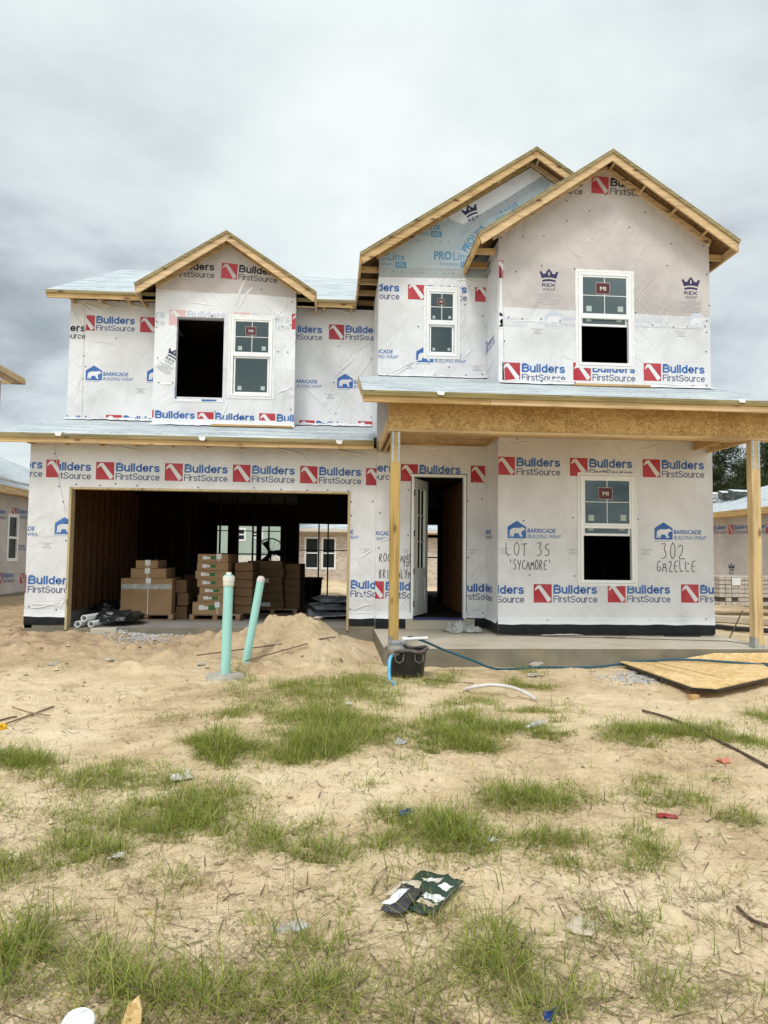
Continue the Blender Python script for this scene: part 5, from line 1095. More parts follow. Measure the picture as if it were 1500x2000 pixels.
# sheets of board lying on the ground, right
o = thing('board_sheet', 'big yellow-brown wood board lying on the sand before porch', 'board', (4.9, -3.8, -.16), absolute=True)
Apt, Bpt, B2, Cpt, Dpt = Vector((4.22, -2.72, -.185)), Vector((4.12, -5.02, -.125)), Vector((4.36, -5.12, -.125)), Vector((5.75, -4.15, -.13)), Vector((6.3, -2.72, -.17))
mb = MB(); mb.ext([Apt, Bpt, B2, Cpt, Dpt], (0, 0, .016)); mb.build('panel', ['osb_sheet'], o)
mb = MB()
for a, b in ((Apt, Bpt), (Bpt, B2), (B2, Cpt)): mb.bar(a+Vector((0, 0, -.012)), b+Vector((0, 0, -.012)), (b-a).cross(Vector((0, 0, 1))).normalized(), .004, (0, 0, 1), .015)
for t in (.18, .36):
    a, b = Apt.lerp(Dpt, t*.62), B2.lerp(Cpt, t); mb.bar(a+Vector((0, 0, .0172)), b+Vector((0, 0, .0172)), (b-a).cross(Vector((0, 0, 1))).normalized(), .007, (0, 0, 1), .0007)
mb.build('black_edge', ['black_metal'], o)
mb = MB(); mb.ext([(5.15, -2.72, -.15), (6.9, -3.15, -.15), (6.9, -2.67, -.06), (5.7, -2.66, -.07)], (0, 0, .014)); tag(mb.build('board_sheet', ['osb_sheet'], None), 'second wood board propped between big board and porch slab', 'board')
mb = MB(); mb.obox(Vector((4.10, -5.10, hz(4.1, -5.1)-.01)), .10, .07, .06, .3); tag(mb.build('wood_block', ['wood_x'], None, bevel=.004), 'small pale wood block under the corner of the big board', 'block')
# white conduit
pts = [atZ(905, 1347, -.24), atZ(930, 1341, -.19), atZ(965, 1338, -.16), atZ(1000, 1343, -.17), atZ(1028, 1354, -.20), atZ(1046, 1366, -.24)]
for q in pts: q.z = max(q.z, hz(q.x, q.y)+.012)
mb = MB(); mb.tube(smooth_pts(pts), .021, 10); tag(mb.build('flexible_pipe', ['pvc_dirty'], None, True), 'bent dirty white flexible pipe arching over the sand', 'pipe')
def rod(name, label, pxs, r, mat, lift=.01, cat='stick', group=None, z=None):
    pts = []
    for x, y in pxs:
        a = atZ(x, y, -.25); a = atZ(x, y, hz(a.x, a.y)); a.z = top(a.x, a.y)+lift; pts.append(a)
    if name == 'steel_rod': pts = [pts[0], pts[0].lerp(pts[-1], .5), pts[-1]]
    mb = MB(); mb.tube(smooth_pts(pts, 4), r, 7); return tag(mb.build(name, [mat], None, True), label, cat, group)
gR = 'rods and sticks lying on the sand'
rod('steel_rod', 'long rusty rod lying behind the upright drain pipe', [(384, 1288), (655, 1281)], .010, 'steel_rod', .10, 'rod', gR)
rod('steel_rod', 'shorter rusty rod crossing under the long one', [(478, 1303), (600, 1287)], .009, 'steel_rod', .07, 'rod', gR)
rod('stick', 'brown stick lying on sand right of the black tub', [(830, 1328), (880, 1333), (925, 1336)], .008, 'steel_rod', .01, 'stick', gR)
rod('stick', 'grey weathered pole running down to the right under grass', [(1255, 1391), (1320, 1412), (1420, 1460), (1500, 1502)], .013, 'bark', .02, 'stick', gR)
rod('stick', 'pale broken stick at far left, crossing a dark one', [(24, 1388), (60, 1396), (97, 1404)], .009, 'pallet_wood', .03, 'stick', gR)
rod('stick', 'dark stick at far left lying under the pale one', [(8, 1418), (50, 1403), (105, 1383)], .008, 'steel_rod', .015, 'stick', gR)
rod('stick', 'short dark stick at the left picture edge', [(-10, 1413), (15, 1406), (32, 1400)], .009, 'steel_rod', .015, 'stick', gR)
rod('stick', 'grey stick near the lower right corner', [(1440, 1786), (1470, 1800), (1510, 1818)], .008, 'bark', .015, 'stick', gR)
a = atY(1423, 1250, .2); b = atY(1464, 1176, .2)
a = atZ(1423, 1250, -.2); mb = MB(); p1 = a+Vector((.36, .12, .55)); mb.tube([a, p1], .012, 8); tag(mb.build('leaning_rod', ['steel_rod'], None, True), 'thin dark rod leaning beside the right porch post', 'rod')
# litter
def litter_at(px, py): a = atZ(px, py, -.25); a = atZ(px, py, hz(a.x, a.y)); a.z = hz(a.x, a.y); return a
pk = thing('packaging_sheet', 'torn dark green and black packaging with white labels, lower centre', 'packaging', (0, 0, 0), absolute=True)
c0, c1, c2, c3 = litter_at(824, 1708), litter_at(906, 1731), litter_at(846, 1796), litter_at(748, 1776)
def patch(nm, mat, uv, lift, amp, seed, n=12, th=.0012):
    mb = MB(); k = n+1; (u0, v0), (u1, v1), (u2, v2), (u3, v3) = uv
    for j in range(k):
        for i in range(k):
            s, t = i/n, j/n; u = (u0*(1-s)+u1*s)*(1-t)+(u3*(1-s)+u2*s)*t; v = (v0*(1-s)+v1*s)*(1-t)+(v3*(1-s)+v2*s)*t
            p = (c0*(1-u)+c1*u)*(1-v)+(c3*(1-u)+c2*u)*v
            e = .006*mnoise.noise(Vector((s*6, t*6, seed))) if 0 < i < n and 0 < j < n else .012*mnoise.noise(Vector((s*9, t*9, seed+2)))
            mb.v.append((p.x+e, p.y+e*.6, p.z+.02+lift*.3+amp*.35*abs(mnoise.turbulence(Vector((u*2.6+seed*.0, v*2.6, 4)), 3, True))+.01*mnoise.noise(Vector((u*5, v*5, 1)))+.003*mnoise.noise(Vector((s*9, t*9, seed)))))
    for j in range(n):
        for i in range(n): mb.f.append((j*k+i, j*k+i+1, (j+1)*k+i+1, (j+1)*k+i)); mb.m.append(0)
    o = mb.build(nm, [mat], pk, True); s_ = o.modifiers.new('t', 'SOLIDIFY'); s_.thickness = th; return o
patch('backing', 'pack_green', [(0, 0), (1, 0), (1, 1), (0, 1)], 0, .05, 1, 18)
patch('fold', 'pack_black', [(-.02, .52), (.48, .50), (.52, 1.16), (.10, 1.22)], .035, .06, 2)
patch('flap', 'paper_tan', [(-.08, .42), (.30, .36), (.36, .54), (-.10, .88)], .03, .04, 3)
patch('label', 'white_label', [(.06, .66), (.24, .62), (.26, 1.02), (.04, 1.08)], .052, .06, 4)
patch('label', 'white_label', [(.52, .52), (.92, .50), (.94, .72), (.54, .66)], .008, .05, 5); patch('label', 'white_label', [(.70, .20), (.93, .22), (.86, .38), (.62, .34)], .008, .05, 6)
patch('label', 'paper', [(.30, .16), (.60, .10), (.56, .24), (.24, .30)], .008, .05, 7); patch('label', 'paper_tan', [(.55, .70), (.96, .76), (.90, .84), (.5, .78)], .008, .05, 8)
def scrap(name, label, cat, px, py, w, d, h, mat, rz=0, seed=1, group='litter on the sand'):
    a = litter_at(px, py); o = crumple(name, mat, w*.72, d*.72, h*.9, (a.x, a.y, a.z-.006), rz, 8, seed, None, .4); return tag(o, label, cat, group)
scrap('plastic_scrap', 'bright blue plastic shard sticking up at the bottom edge', 'scrap', 1072, 1984, .11, .05, .05, 'flag_blue', .9, 2).rotation_euler = (.8, .2, .7)
scrap('flag', 'small blue marker flag beside a grass tuft, centre', 'flag', 792, 1588, .13, .06, .06, 'flag_blue', .3, 3).rotation_euler = (.7, 0, .5)
scrap('plastic_scrap', 'dark red plastic scrap on sand, right of centre', 'scrap', 1302, 1596, .17, .09, .05, 'flag_red', -.3, 4)
scrap('flag', 'orange red scrap on sand below the grey pole', 'flag', 1417, 1488, .22, .14, .05, 'flag_orange', .4, 5)
scrap('flag', 'yellow flag at the far left edge', 'flag', 2, 1424, .13, .12, .10, 'flag_yellow', .4, 6).rotation_euler = (.9, 0, .4)
scrap('paper_scrap', 'white torn paper beside the dark grass clump', 'paper', 352, 1519, .22, .18, .06, 'paper', .4, 7)
scrap('paper_scrap', 'pale grey torn paper on open sand, lower right', 'paper', 1138, 1814, .20, .17, .03, 'paper_tan', .9, 8)
scrap('paper_scrap', 'small white paper in grass near left side', 'paper', 226, 1668, .12, .08, .05, 'paper', .2, 9)
scrap('paper_scrap', 'tiny pale blue wrapper in the grass, centre right', 'wrapper', 961, 1642, .08, .06, .04, 'ink_ghost', .2, 10)
scrap('paper_scrap', 'whitish crumpled wrapper in grass below the tub', 'wrapper', 782, 1452, .16, .12, .06, 'clear_film', .2, 11)
scrap('paper_scrap', 'white scrap caught in grass left of the blue hose', 'paper', 681, 1377, .10, .12, .06, 'paper', .2, 12)
scrap('paper_scrap', 'flat grey film scrap on sand left of centre', 'scrap', 565, 1808, .22, .12, .02, 'clear_film', .5, 16)
def bottle(px, py, rz):
    a = litter_at(px, py); o = thing('bottle', 'clear crushed plastic bottle lying on sand, right of centre', 'bottle', (a.x, a.y, a.z+.04)); o.rotation_euler = (math.pi/2, 0, rz)
    mb = MB(); mb.lathe([(.028, -.11), (.034, -.10), (.033, -.05), (.026, -.02), (.034, .02), (.033, .06), (.015, .10), (.013, .12)], 14, wob=.1); mb.build('body', ['clear_film'], o, True)
    mb = MB(); mb.lathe([(.016, .118), (.016, .135)], 12); mb.build('cap', ['white_label'], o, True)
bottle(1047, 1420, -.9)
a = litter_at(152, 2034); o = thing('lid', 'round white plastic lid at the bottom left edge', 'lid', (a.x, a.y, a.z+.05)); o.rotation_euler = (.25, .12, 0)
mb = MB(); mb.lathe([(.050, 0), (.053, .006), (.048, .014), (.040, .012), (.036, .016), (.016, .018)], 28); mb.build('disc', ['pvc'], o, True)
a = litter_at(254, 2010); mb = MB(); mb.ext([(a.x-.035, a.y, a.z), (a.x+.035, a.y, a.z), (a.x+.035, a.y+.01, a.z+.055), (a.x+.022, a.y+.012, a.z+.10), (a.x-.015, a.y+.01, a.z+.07)], (0, .012, 0)); tag(mb.build('wood_offcut', ['osb_sheet'], None, bevel=.002), 'pale pointed wood offcut standing at the bottom edge', 'offcut')
def stone(px, py, s, seed, label, mat='rock', sq=(.0)): a = litter_at(px, py); blob('stone', mat, (a.x, a.y, top(a.x, a.y)+s*.12), (s, s*.8, s*.45), seed, 2, .5, label, 'stone', 1.6, group='stones on the sand', sm=False)
stone(1047, 1303, .13, 1, 'round tan stone at the foot of the porch slab'); stone(1040, 1322, .08, 3, 'small grey stone just below the porch slab'); stone(340, 1236, .12, 4, 'largest tan lump on the garage slab edge'); stone(104, 1283, .07, 5, 'small brown stone on bare sand, left'); stone(410, 1258, .06, 8, 'small pale stone right of the grey gravel'); stone(212, 1281, .08, 9, 'flat brown clod below the gravel patch'); stone(620, 1262, .07, 10, 'brown clod on the right flank of sand heap'); stone(393, 1299, .06, 11, 'bluish grey pebble left of the upright pipe')
a = atZ(203, 1240, -.08); mb = MB(); mb.obox(Vector((a.x, a.y, hz(a.x, a.y)-.01)), .42, .20, .09, .2); tag(mb.build('concrete_slab_piece', ['concrete'], None, bevel=.01), 'flat broken concrete piece before the white pipes', 'concrete')

# ------------------------------------------------------------------ neighbours
def simple_roof(name, pts, parent, m='underlayment', th=.05):
    mb = MB(); lo = [Vector(p)-Vector((0, 0, th)) for p in pts]; mb.poly(pts, 0); mb.poly(lo[::-1], 1)
    for i in range(len(pts)): j = (i+1) % len(pts); mb.poly([pts[i], lo[i], lo[j], pts[j]], 1)
    return mb.build(name, [m, 'wood_y'], parent)
def plain_window(wall, hole, parent):
    u0, u1, z0, z1 = hole; mb = MB()
    def bx(B, a, b, c, d, o0, o1): B.hexa([wall.pt(a, c, o0), wall.pt(b, c, o0), wall.pt(b, c, o1), wall.pt(a, c, o1), wall.pt(a, d, o0), wall.pt(b, d, o0), wall.pt(b, d, o1), wall.pt(a, d, o1)])
    zm = (z0+z1)/2
    for q in ((u0-.05, u0+.05, z0-.05, z1+.05), (u1-.05, u1+.05, z0-.05, z1+.05), (u0+.05, u1-.05, z0-.05, z0+.05), (u0+.05, u1-.05, z1-.05, z1+.05), (u0+.05, u1-.05, zm-.035, zm+.035)): bx(mb, *q, -.05, .02)
    w_ = mb.build('window', ['vinyl'], parent); mb = MB(); bx(mb, u0+.05, u1-.05, z0+.05, z1-.05, -.03, -.025); mb.build('pane', ['pane_dark'], w_)
nl = thing('neighbour_house', 'half-seen wrapped house beyond the left edge of the lot', 'house', (-13, 9, 0), absolute=True)
lw = Wall('R', -9.9); h1 = (9.55, 10.20, 1.05, 2.42); h2 = (11.25, 12.2, 1.75, 2.40)
lw.solid(5.5, 22, .02, 3.5, [h1, h2], front='wrap_pink', reveal='wrap_white')
for px, py in ((-22, 990), (23.5, 991), (-30, 1119), (-4, 1119), (39, 1120)): lw.stamp(builders(), px, py, bg='wrap_pink', sc=1.0)
lw.stamp(barricade(), 26, 1056, bg='wrap_pink'); lw.build('wall', nl)
plain_window(lw, h1, nl); plain_window(lw, h2, nl)
mb = MB(); mb.box(-24, -9.88, 5.5, 22, -.6, .02); mb.build('foundation', ['concrete_side'], nl)
rf = simple_roof('roof', [(-9.45, 5.2, 3.22), (-9.45, 21, 3.22), (-14.5, 15.5, 5.6), (-14.5, 8.2, 5.6)], nl)
mb = MB(); mb.box(-9.47, -9.43, 5.2, 21, 3.0, 3.17); mb.box(-9.88, -9.48, 5.2, 21, 3.02, 3.06); mb.build('fascia', ['wood_y'], rf)
rf = simple_roof('roof', [(-9.4, 2.0, 6.56), (-9.4, 9.15, 6.56), (-13, 6, 7.6), (-13, 4, 7.6)], nl)
mb = MB(); mb.box(-9.43, -9.39, 2, 9.15, 6.38, 6.51); mb.box(-13, -9.42, 9.11, 9.15, 6.38, 6.51); mb.box(-9.8, -9.44, 2, 9.1, 6.40, 6.43); mb.build('fascia', ['wood_y'], rf)
uw = Wall('R', -9.95); uw.solid(2.3, 8.8, 3.4, 6.39, front='wrap_pink'); uw.build('wall', nl); mb = MB(); mb.box(-18, -10.1, 2.3, 8.8, .0, 6.38); mb.build('core', ['wood_dark_back'], nl)

nr = thing('neighbour_house', 'single-storey wrapped house with white roof beyond right porch post', 'house', (17, 8, 0), absolute=True)
rwall = Wall('L', 13.75); rwall.solid(-15.5, 6, -.1, 2.95, front='wrap_pink')
for k in range(-2, 7): rwall.stamp(builders(), 1422.5+k*36.5, 1026-k*1.2, bg='wrap_pink')
rwall.stamp(rex(), 1422, 1099, sc=1.2, bg='wrap_pink'); rwall.build('wall', nr)
mb = MB(); mb.box(13.77, 24, -6, 15.5, -.6, -.1); mb.build('foundation', ['concrete_side'], nr)
rf = simple_roof('roof', [(13.25, -7, 2.95), (17.5, -7, 4.3), (17.5, 14.5, 4.3), (13.25, 19.5, 2.95)], nr)
mb = MB(); mb.box(13.23, 13.27, -7, 19.4, 2.74, 2.90); mb.box(13.28, 13.75, -7, 19.3, 2.76, 2.79); mb.build('fascia', ['wood_y'], rf)
def bundle(label, c, rz, pale=True):
    o = thing('shingle_bundle', label, 'shingle bundle', c, 'shingle bundles on the right roof'); o.rotation_euler = (0, -.3, rz)
    mb = MB()
    for k in range(4): mb.obox(Vector((R_(-.02, .02), R_(-.03, .03), k*.075)), .36, .92, .07, R_(-.05, .05))
    mb.build('wrapped_stack', ['shingle_pack' if pale else 'shingle_dark'], o, bevel=.012)
    mb = MB(); mb.obox(Vector((0, 0, .302)), .34, .88, .012); mb.build('wrapper', ['shingle_pack'], o)
slp = (4.3-2.95)/(17.5-13.25)
for i, (px, X, lab, pale) in enumerate(((1399, 16.9, 'striped white shingle bundle next to the wall edge, on roof', True), (1412, 16.9, 'white shingle bundle in the middle of the roof pile', True), (1428, 17.1, 'dark wrapped shingle bundle on the neighbouring roof', False), (1444, 17.2, 'darkest shingle bundle at the right end of the pile', False))):
    d_ = ray(px, 979-i*2.0); t_ = (CAMP.z-2.95-(CAMP.x-13.25)*slp)/(d_.x*slp-d_.z); a = CAMP+d_*t_; bundle(lab, (a.x, a.y, a.z-.02), .9+.3*i, pale)
def brick_cube(label, c, rz):
    o = thing('brick_pallet', label, 'bricks', c, 'strapped brick cubes by the right house'); o.rotation_euler = (0, 0, rz); o.scale = (.86, .86, .80)
    mb = MB(); nxb, nzb, bw_, bh_ = 5, 7, .205, .15
    for i in range(nxb):
        for k in range(nzb):
            for j in range(2):
                if k == 1 and i in (0, 2, 4): continue
                mb.obox(Vector(((i-2)*bw_+R_(-.003, .003), (j-.5)*.52, k*bh_)), bw_-.020, .50, bh_-.020, R_(-.01, .01))
    mb.build('bricks', ['brick_pale'], o, bevel=.004)
    mb = MB(); mb.box(-.46, .46, -.46, .46, .02, .98); mb.build('core', ['brick_gap'], o)
    mb = MB(); mb.box(-.10, .18, -.535, -.53, .72, .98); mb.build('paper_tag', ['white_label'], o)
for i, (px, lab) in enumerate(((1422, 'pale brick cube nearest the house corner, white paper tag'), (1455, 'pale brick cube half hidden by the right porch post'), (1510, 'shadowed brick cube at the right picture edge'))):
    a = atZ(px, 1181, -.2); a = atZ(px, 1181, -.22); d_ = 20.5; q = CAMP+ray(px, 1181)*d_; brick_cube(lab, (q.x, q.y, q.z), -.1)
q = atZ(1450, 1222, -.2)
mb = MB(); mb.tube([atZ(1385, 1222, -.15), atZ(1440, 1228, -.15), atZ(1560, 1236, -.15)], .055, 8); tag(mb.build('black_pipe', ['blackplastic'], None, True), 'black drain pipe lying behind the right porch post', 'pipe')
mb = MB(); a, b = atZ(1385, 1213, -.22), atZ(1600, 1228, -.22); mb.bar(a+Vector((0, .4, .05)), b+Vector((0, .4, .05)), (0, 1, 0), .16, (0, 0, 1), .07); tag(mb.build('form_plank', ['concrete'], None), 'long pale grey form lying behind the black pipe', 'plank')

sh = thing('neighbour_house', 'two-storey house across the street, mirrored in the window panes', 'house', (6, -52, 0), absolute=True)
mb = MB(); mb.box(-6, 15, -58, -46, -.5, 5.6); mb.build('wall', ['siding_green'], sh)
mb = MB(); mb.ext([(-7, -45.4, 5.6), (16, -45.4, 5.6), (12, -52, 9.2), (-3, -52, 9.2)], (0, 0, .1)); mb.ext([(-7, -58.6, 5.6), (-3, -52, 9.2), (12, -52, 9.2), (16, -58.6, 5.6)], (0, 0, .1)); rf = mb.build('roof', ['shingle_dark'], sh)
mb = MB(); mb.box(-7, 16, -45.45, -45.36, 5.35, 5.58); mb.build('fascia', ['frieze'], rf)
for x in (-3, 2, 7, 12):
    for z in (.8, 3.6): mb = MB(); mb.box(x-.6, x+.6, -45.98, -45.94, z, z+1.5); mb.build('window', ['pane_dark'], sh)
rb = thing('brick_house', 'pale brick house seen through the open garage', 'house', (0, 30, 0), absolute=True)
bwl = Wall('F', 27.); holes = [(-1.50, -.76, .52, 2.22), (-.55, .17, .52, 2.22), (1.6, 2.3, .5, 2.2)]
bwl.solid(-2.6, 9, -.45, 2.72, holes, front='brick_wall', reveal='brick_wall'); bwl.raw([(-2.6, 2.45), (9, 2.45), (9, 2.72), (-2.6, 2.72)], 'frieze', .03, nohole=False); bwl.build('wall', rb)
for h in holes: plain_window(bwl, h, rb)
rf = simple_roof('roof', [(-3, 26.4, 2.72), (9.5, 26.4, 2.72), (9.5, 32, 5.6), (-3, 32, 5.6)], rb); mb = MB(); mb.box(-3, 9.5, 26.36, 26.40, 2.55, 2.70); mb.build('fascia', ['frieze'], rf)
gh = thing('green_house', 'pale green sided house with white brick base behind the garage', 'house', (-8, 30, 0), absolute=True)
gw = Wall('F', 25.); hh = [(-4.2, -3.7, 2.15, 2.5), (-5.4, -4.6, 2.0, 2.6)]
gw.solid(-14, -2.65, -.4, 6.5, hh, front='siding_green', reveal='siding_green'); gw.raw([(-14, -.4), (-2.65, -.4), (-2.65, 1.2), (-14, 1.2)], 'brick_white', .03, nohole=False)
gw.build('wall', gh)
for h in hh: plain_window(gw, h, gh)
rf = simple_roof('roof', [(-14.5, 24.4, 6.5), (-2.3, 24.4, 6.5), (-2.3, 30, 9), (-14.5, 30, 9)], gh)
yh = thing('fence', 'tan brick garden wall seen through the front door', 'wall', (8, 22, 0), absolute=True)
mb = MB(); yw = Wall('F', 22.); yw.solid(4.5, 14, -.4, 1.25, front='brick_wall', reveal='brick_wall'); yw.build('wall', yh); mb.box(4.5, 14, 21.95, 22.2, 1.255, 1.32); mb.build('coping', ['frieze'], yh)

# ------------------------------------------------------------------ trees
def pine(label, x, y, h, r, seed, lo=.25, dens=1.0):
    rg = random.Random(seed); o = thing('pine_tree', label, 'tree', (x, y, -.3), 'pines behind the right house')
    mb = MB(); pts = [Vector((.25*math.sin(k*.7+seed), .2*math.cos(k*.5+seed), h*k/9)) for k in range(10)]; mb.tube(pts, [.26*(1-k/10.5) for k in range(10)], 9)
    cv, nb = [], int(46*dens)
    for b in range(nb):
        t = lo+(1-lo)*(b+.5)/nb; i = min(8, int(t*9)); base = pts[i].lerp(pts[i+1], t*9-i) if i < 9 else pts[9]
        az = rg.uniform(0, 6.28); ln = r*(1.05-t*.75)*rg.uniform(.55, 1.15); up = rg.uniform(-.05, .45)
        tip = base+Vector((math.cos(az)*ln, math.sin(az)*ln, ln*up)); mb.tube([base, base.lerp(tip, .5)+Vector((0, 0, ln*.06)), tip], [.06*(1-t)+.02, .03, .01], 5, caps=False)
        for c in range(rg.randint(4, 7)):
            cc = base.lerp(tip, rg.uniform(.45, 1.05))+Vector((rg.gauss(0, .22), rg.gauss(0, .22), rg.gauss(.05, .16))); cv.append((cc, rg.uniform(.30, .62)))
    mb.build('trunk', ['bark'], o, True)
    V = []; F = []
    for cc, s in cv:
        for _ in range(46):
            d = Vector((rg.gauss(0, 1), rg.gauss(0, 1), rg.gauss(.15, .7))).normalized(); p = cc+d*s*rg.uniform(.15, 1)
            n = Vector((rg.gauss(0, 1), rg.gauss(0, 1), rg.gauss(0, 1))).normalized(); a = d.cross(n).normalized()*rg.uniform(.025, .05); l = d*rg.uniform(.12, .24)
            k = len(V); V += [tuple(p-a), tuple(p+a), tuple(p+l)]; F.append((k, k+1, k+2))
    me = bpy.data.meshes.new('crown'); me.from_pydata(V, [], F); me.materials.append(MATS['needles']); me.update(); c = bpy.data.objects.new('crown', me); COL.objects.link(c); c.parent = o
for i, (px, y_, h_, r_, lo_, dn, lab) in enumerate(((1408, 40, 10.2, 2.9, .12, 1.5, 'bushy pine nearest the right wall of the wrapped house'), (1448, 43, 9.4, 2.6, .12, 1.4, 'middle bushy pine just left of the right post'), (1499, 36, 10.6, 2.2, .5, .8, 'tall thin pine with bare trunk at right picture edge'),
                                                 (1470, 50, 9.0, 3.0, .1, 1.3, 'lower pine hidden behind the right porch post'), (1385, 52, 9.8, 3.2, .1, 1.2, 'pine mostly hidden behind the house wall'))):
    a = atY(px, 1000, y_); pine(lab, a.x, y_, h_, r_, 30+i, lo_, dn)

# ------------------------------------------------------------------ grass, straw and gravel
G = np.random.RandomState(11)
def ground_px(px, py):
    px = np.asarray(px, float); py = np.asarray(py, float); dx = (px-750)/FPX; dy = (1000-py)/FPX
    D = np.outer(np.ones_like(px), np.array(FW))+np.outer(dx, np.array(RT))+np.outer(dy, np.array(UP)); t = (-.25-HGT)/D[:, 2]
    return D[:, 0]*t, -DIST+D[:, 1]*t
def blades(name, P, ln, wd, az, lean, curl, mat, seg=3):
    n = len(ln); d = np.stack([np.cos(az), np.sin(az)], 1); w = np.stack([-np.sin(az), np.cos(az)], 1); V = np.zeros((n, 2*seg+1, 3)); x = np.zeros((n, 2)); zc = np.zeros(n)
    for k in range(seg+1):
        t = k/seg; wk = wd*.5*(1-t*.85)
        if k > 0:
            th = lean+curl*(t-.5/seg); st = ln/seg; x = x+d*(np.sin(th)*st)[:, None]; zc = zc+np.cos(th)*st
        c = P[:, :2]+x; zz = P[:, 2]+zc
        if k < seg:
            V[:, 2*k, :2] = c-w*wk[:, None]; V[:, 2*k+1, :2] = c+w*wk[:, None]; V[:, 2*k, 2] = V[:, 2*k+1, 2] = zz
        else: V[:, 2*seg, :2] = c; V[:, 2*seg, 2] = zz
    V[:, :, 2] = np.maximum(V[:, :, 2], P[:, 2][:, None]-.01)
    m = 2*seg+1; b = np.arange(n)*m; loops = []; sizes = []
    q = []
    for k in range(seg-1): q.append(np.stack([b+2*k, b+2*k+1, b+2*k+3, b+2*k+2], 1))
    Q = np.concatenate(q) if q else np.zeros((0, 4), int); T = np.stack([b+2*seg-2, b+2*seg-1, b+2*seg], 1)
    me = bpy.data.meshes.new(name); me.vertices.add(n*m); me.vertices.foreach_set('co', V.astype(np.float32).ravel())
    L_ = np.concatenate([Q.ravel(), T.ravel()]).astype(np.int32); me.loops.add(len(L_)); me.loops.foreach_set('vertex_index', L_)
    st = np.concatenate([np.arange(len(Q))*4, len(Q)*4+np.arange(len(T))*3]).astype(np.int32); me.polygons.add(len(st)); me.polygons.foreach_set('loop_start', st)
    me.materials.append(MATS[mat]); me.update(calc_edges=True); me.validate(); o = bpy.data.objects.new(name, me); COL.objects.link(o); return o
# patches as seen in the photo: centre, half sizes (pixels), tufts, blade length, blades a tuft
PT = [(700, 1402, 150, 24, 200, .17, 18), (850, 1442, 150, 26, 200, .17, 18), (575, 1345, 80, 24, 200, .16, 18), (690, 1345, 80, 26, 220, .17, 18), (630, 1352, 130, 34, 520, .17, 24), (560, 1374, 70, 22, 130, .15, 20), (905, 1382, 62, 14, 110, .14, 20), (1010, 1382, 55, 12, 60, .11, 18), (835, 1425, 95, 32, 230, .20, 24), (640, 1455, 110, 42, 230, .21, 24), (740, 1440, 70, 25, 70, .17, 20), (930, 1455, 55, 24, 50, .16, 18),
      (425, 1462, 52, 30, 80, .30, 30), (470, 1470, 40, 18, 24, .18, 20), (352, 1436, 32, 14, 16, .18, 16), (880, 1340, 50, 18, 60, .14, 16), (470, 1320, 30, 12, 24, .12, 14), (440, 1345, 25, 10, 12, .12, 12),
      (1068, 1568, 88, 26, 90, .22, 26), (1300, 1548, 55, 20, 36, .22, 22), (1415, 1590, 35, 18, 22, .18, 18), (1385, 1440, 95, 22, 100, .17, 22), (1480, 1386, 40, 10, 30, .15, 16), (1060, 1462, 22, 8, 8, .12, 14), (1395, 1520, 22, 10, 6, .12, 14), (1255, 1460, 70, 10, 18, .10, 10),
      (840, 1640, 85, 36, 80, .24, 28), (940, 1660, 70, 25, 50, .22, 24), (1090, 1650, 85, 16, 40, .18, 22), (1190, 1690, 45, 18, 30, .18, 24), (1270, 1645, 35, 18, 12, .18, 18), (730, 1605, 40, 16, 14, .18, 16), (960, 1600, 30, 12, 6, .14, 10),
      (520, 1640, 90, 34, 90, .20, 26), (300, 1585, 150, 42, 150, .18, 24), (180, 1520, 130, 22, 70, .17, 20), (60, 1495, 70, 22, 46, .20, 20), (270, 1530, 60, 16, 30, .17, 18), (420, 1560, 70, 22, 40, .16, 20), (210, 1665, 70, 34, 46, .24, 24), (90, 1600, 90, 25, 40, .15, 18), (640, 1650, 40, 16, 12, .16, 14),
      (50, 1860, 75, 80, 30, .30, 22), (140, 1790, 50, 26, 12, .22, 18), (250, 1930, 120, 60, 36, .26, 24), (440, 1910, 110, 60, 42, .28, 24), (580, 1850, 90, 36, 32, .26, 26), (640, 1930, 120, 60, 34, .24, 22), (480, 1975, 160, 30, 26, .26, 24), (760, 1720, 36, 24, 14, .22, 20), (885, 1790, 34, 26, 12, .22, 18),
      (980, 1880, 90, 40, 40, .26, 26), (940, 1830, 60, 24, 14, .22, 18), (870, 1900, 50, 40, 14, .22, 18), (820, 1960, 80, 36, 18, .22, 18), (1190, 1810, 40, 50, 16, .18, 18), (1290, 1925, 32, 36, 12, .20, 18), (1130, 1760, 40, 22, 8, .16, 12), (1410, 1760, 50, 30, 10, .14, 10), (330, 1730, 60, 34, 14, .18, 14), (640, 1740, 50, 26, 10, .18, 14), (300, 1760, 30, 20, 6, .16, 12), (700, 1900, 60, 40, 12, .2, 14), (1060, 1960, 70, 30, 10, .2, 14), (40, 1700, 50, 30, 10, .2, 14), (200, 1860, 60, 30, 10, .2, 14), (1420, 1960, 60, 30, 8, .14, 10), (985, 1294, 34, 4, 8, .22, 10), (1022, 1325, 16, 8, 5, .2, 10), (700, 1300, 60, 10, 10, .2, 8)]
BP, BL, BW, BA, BE, BC = [], [], [], [], [], []
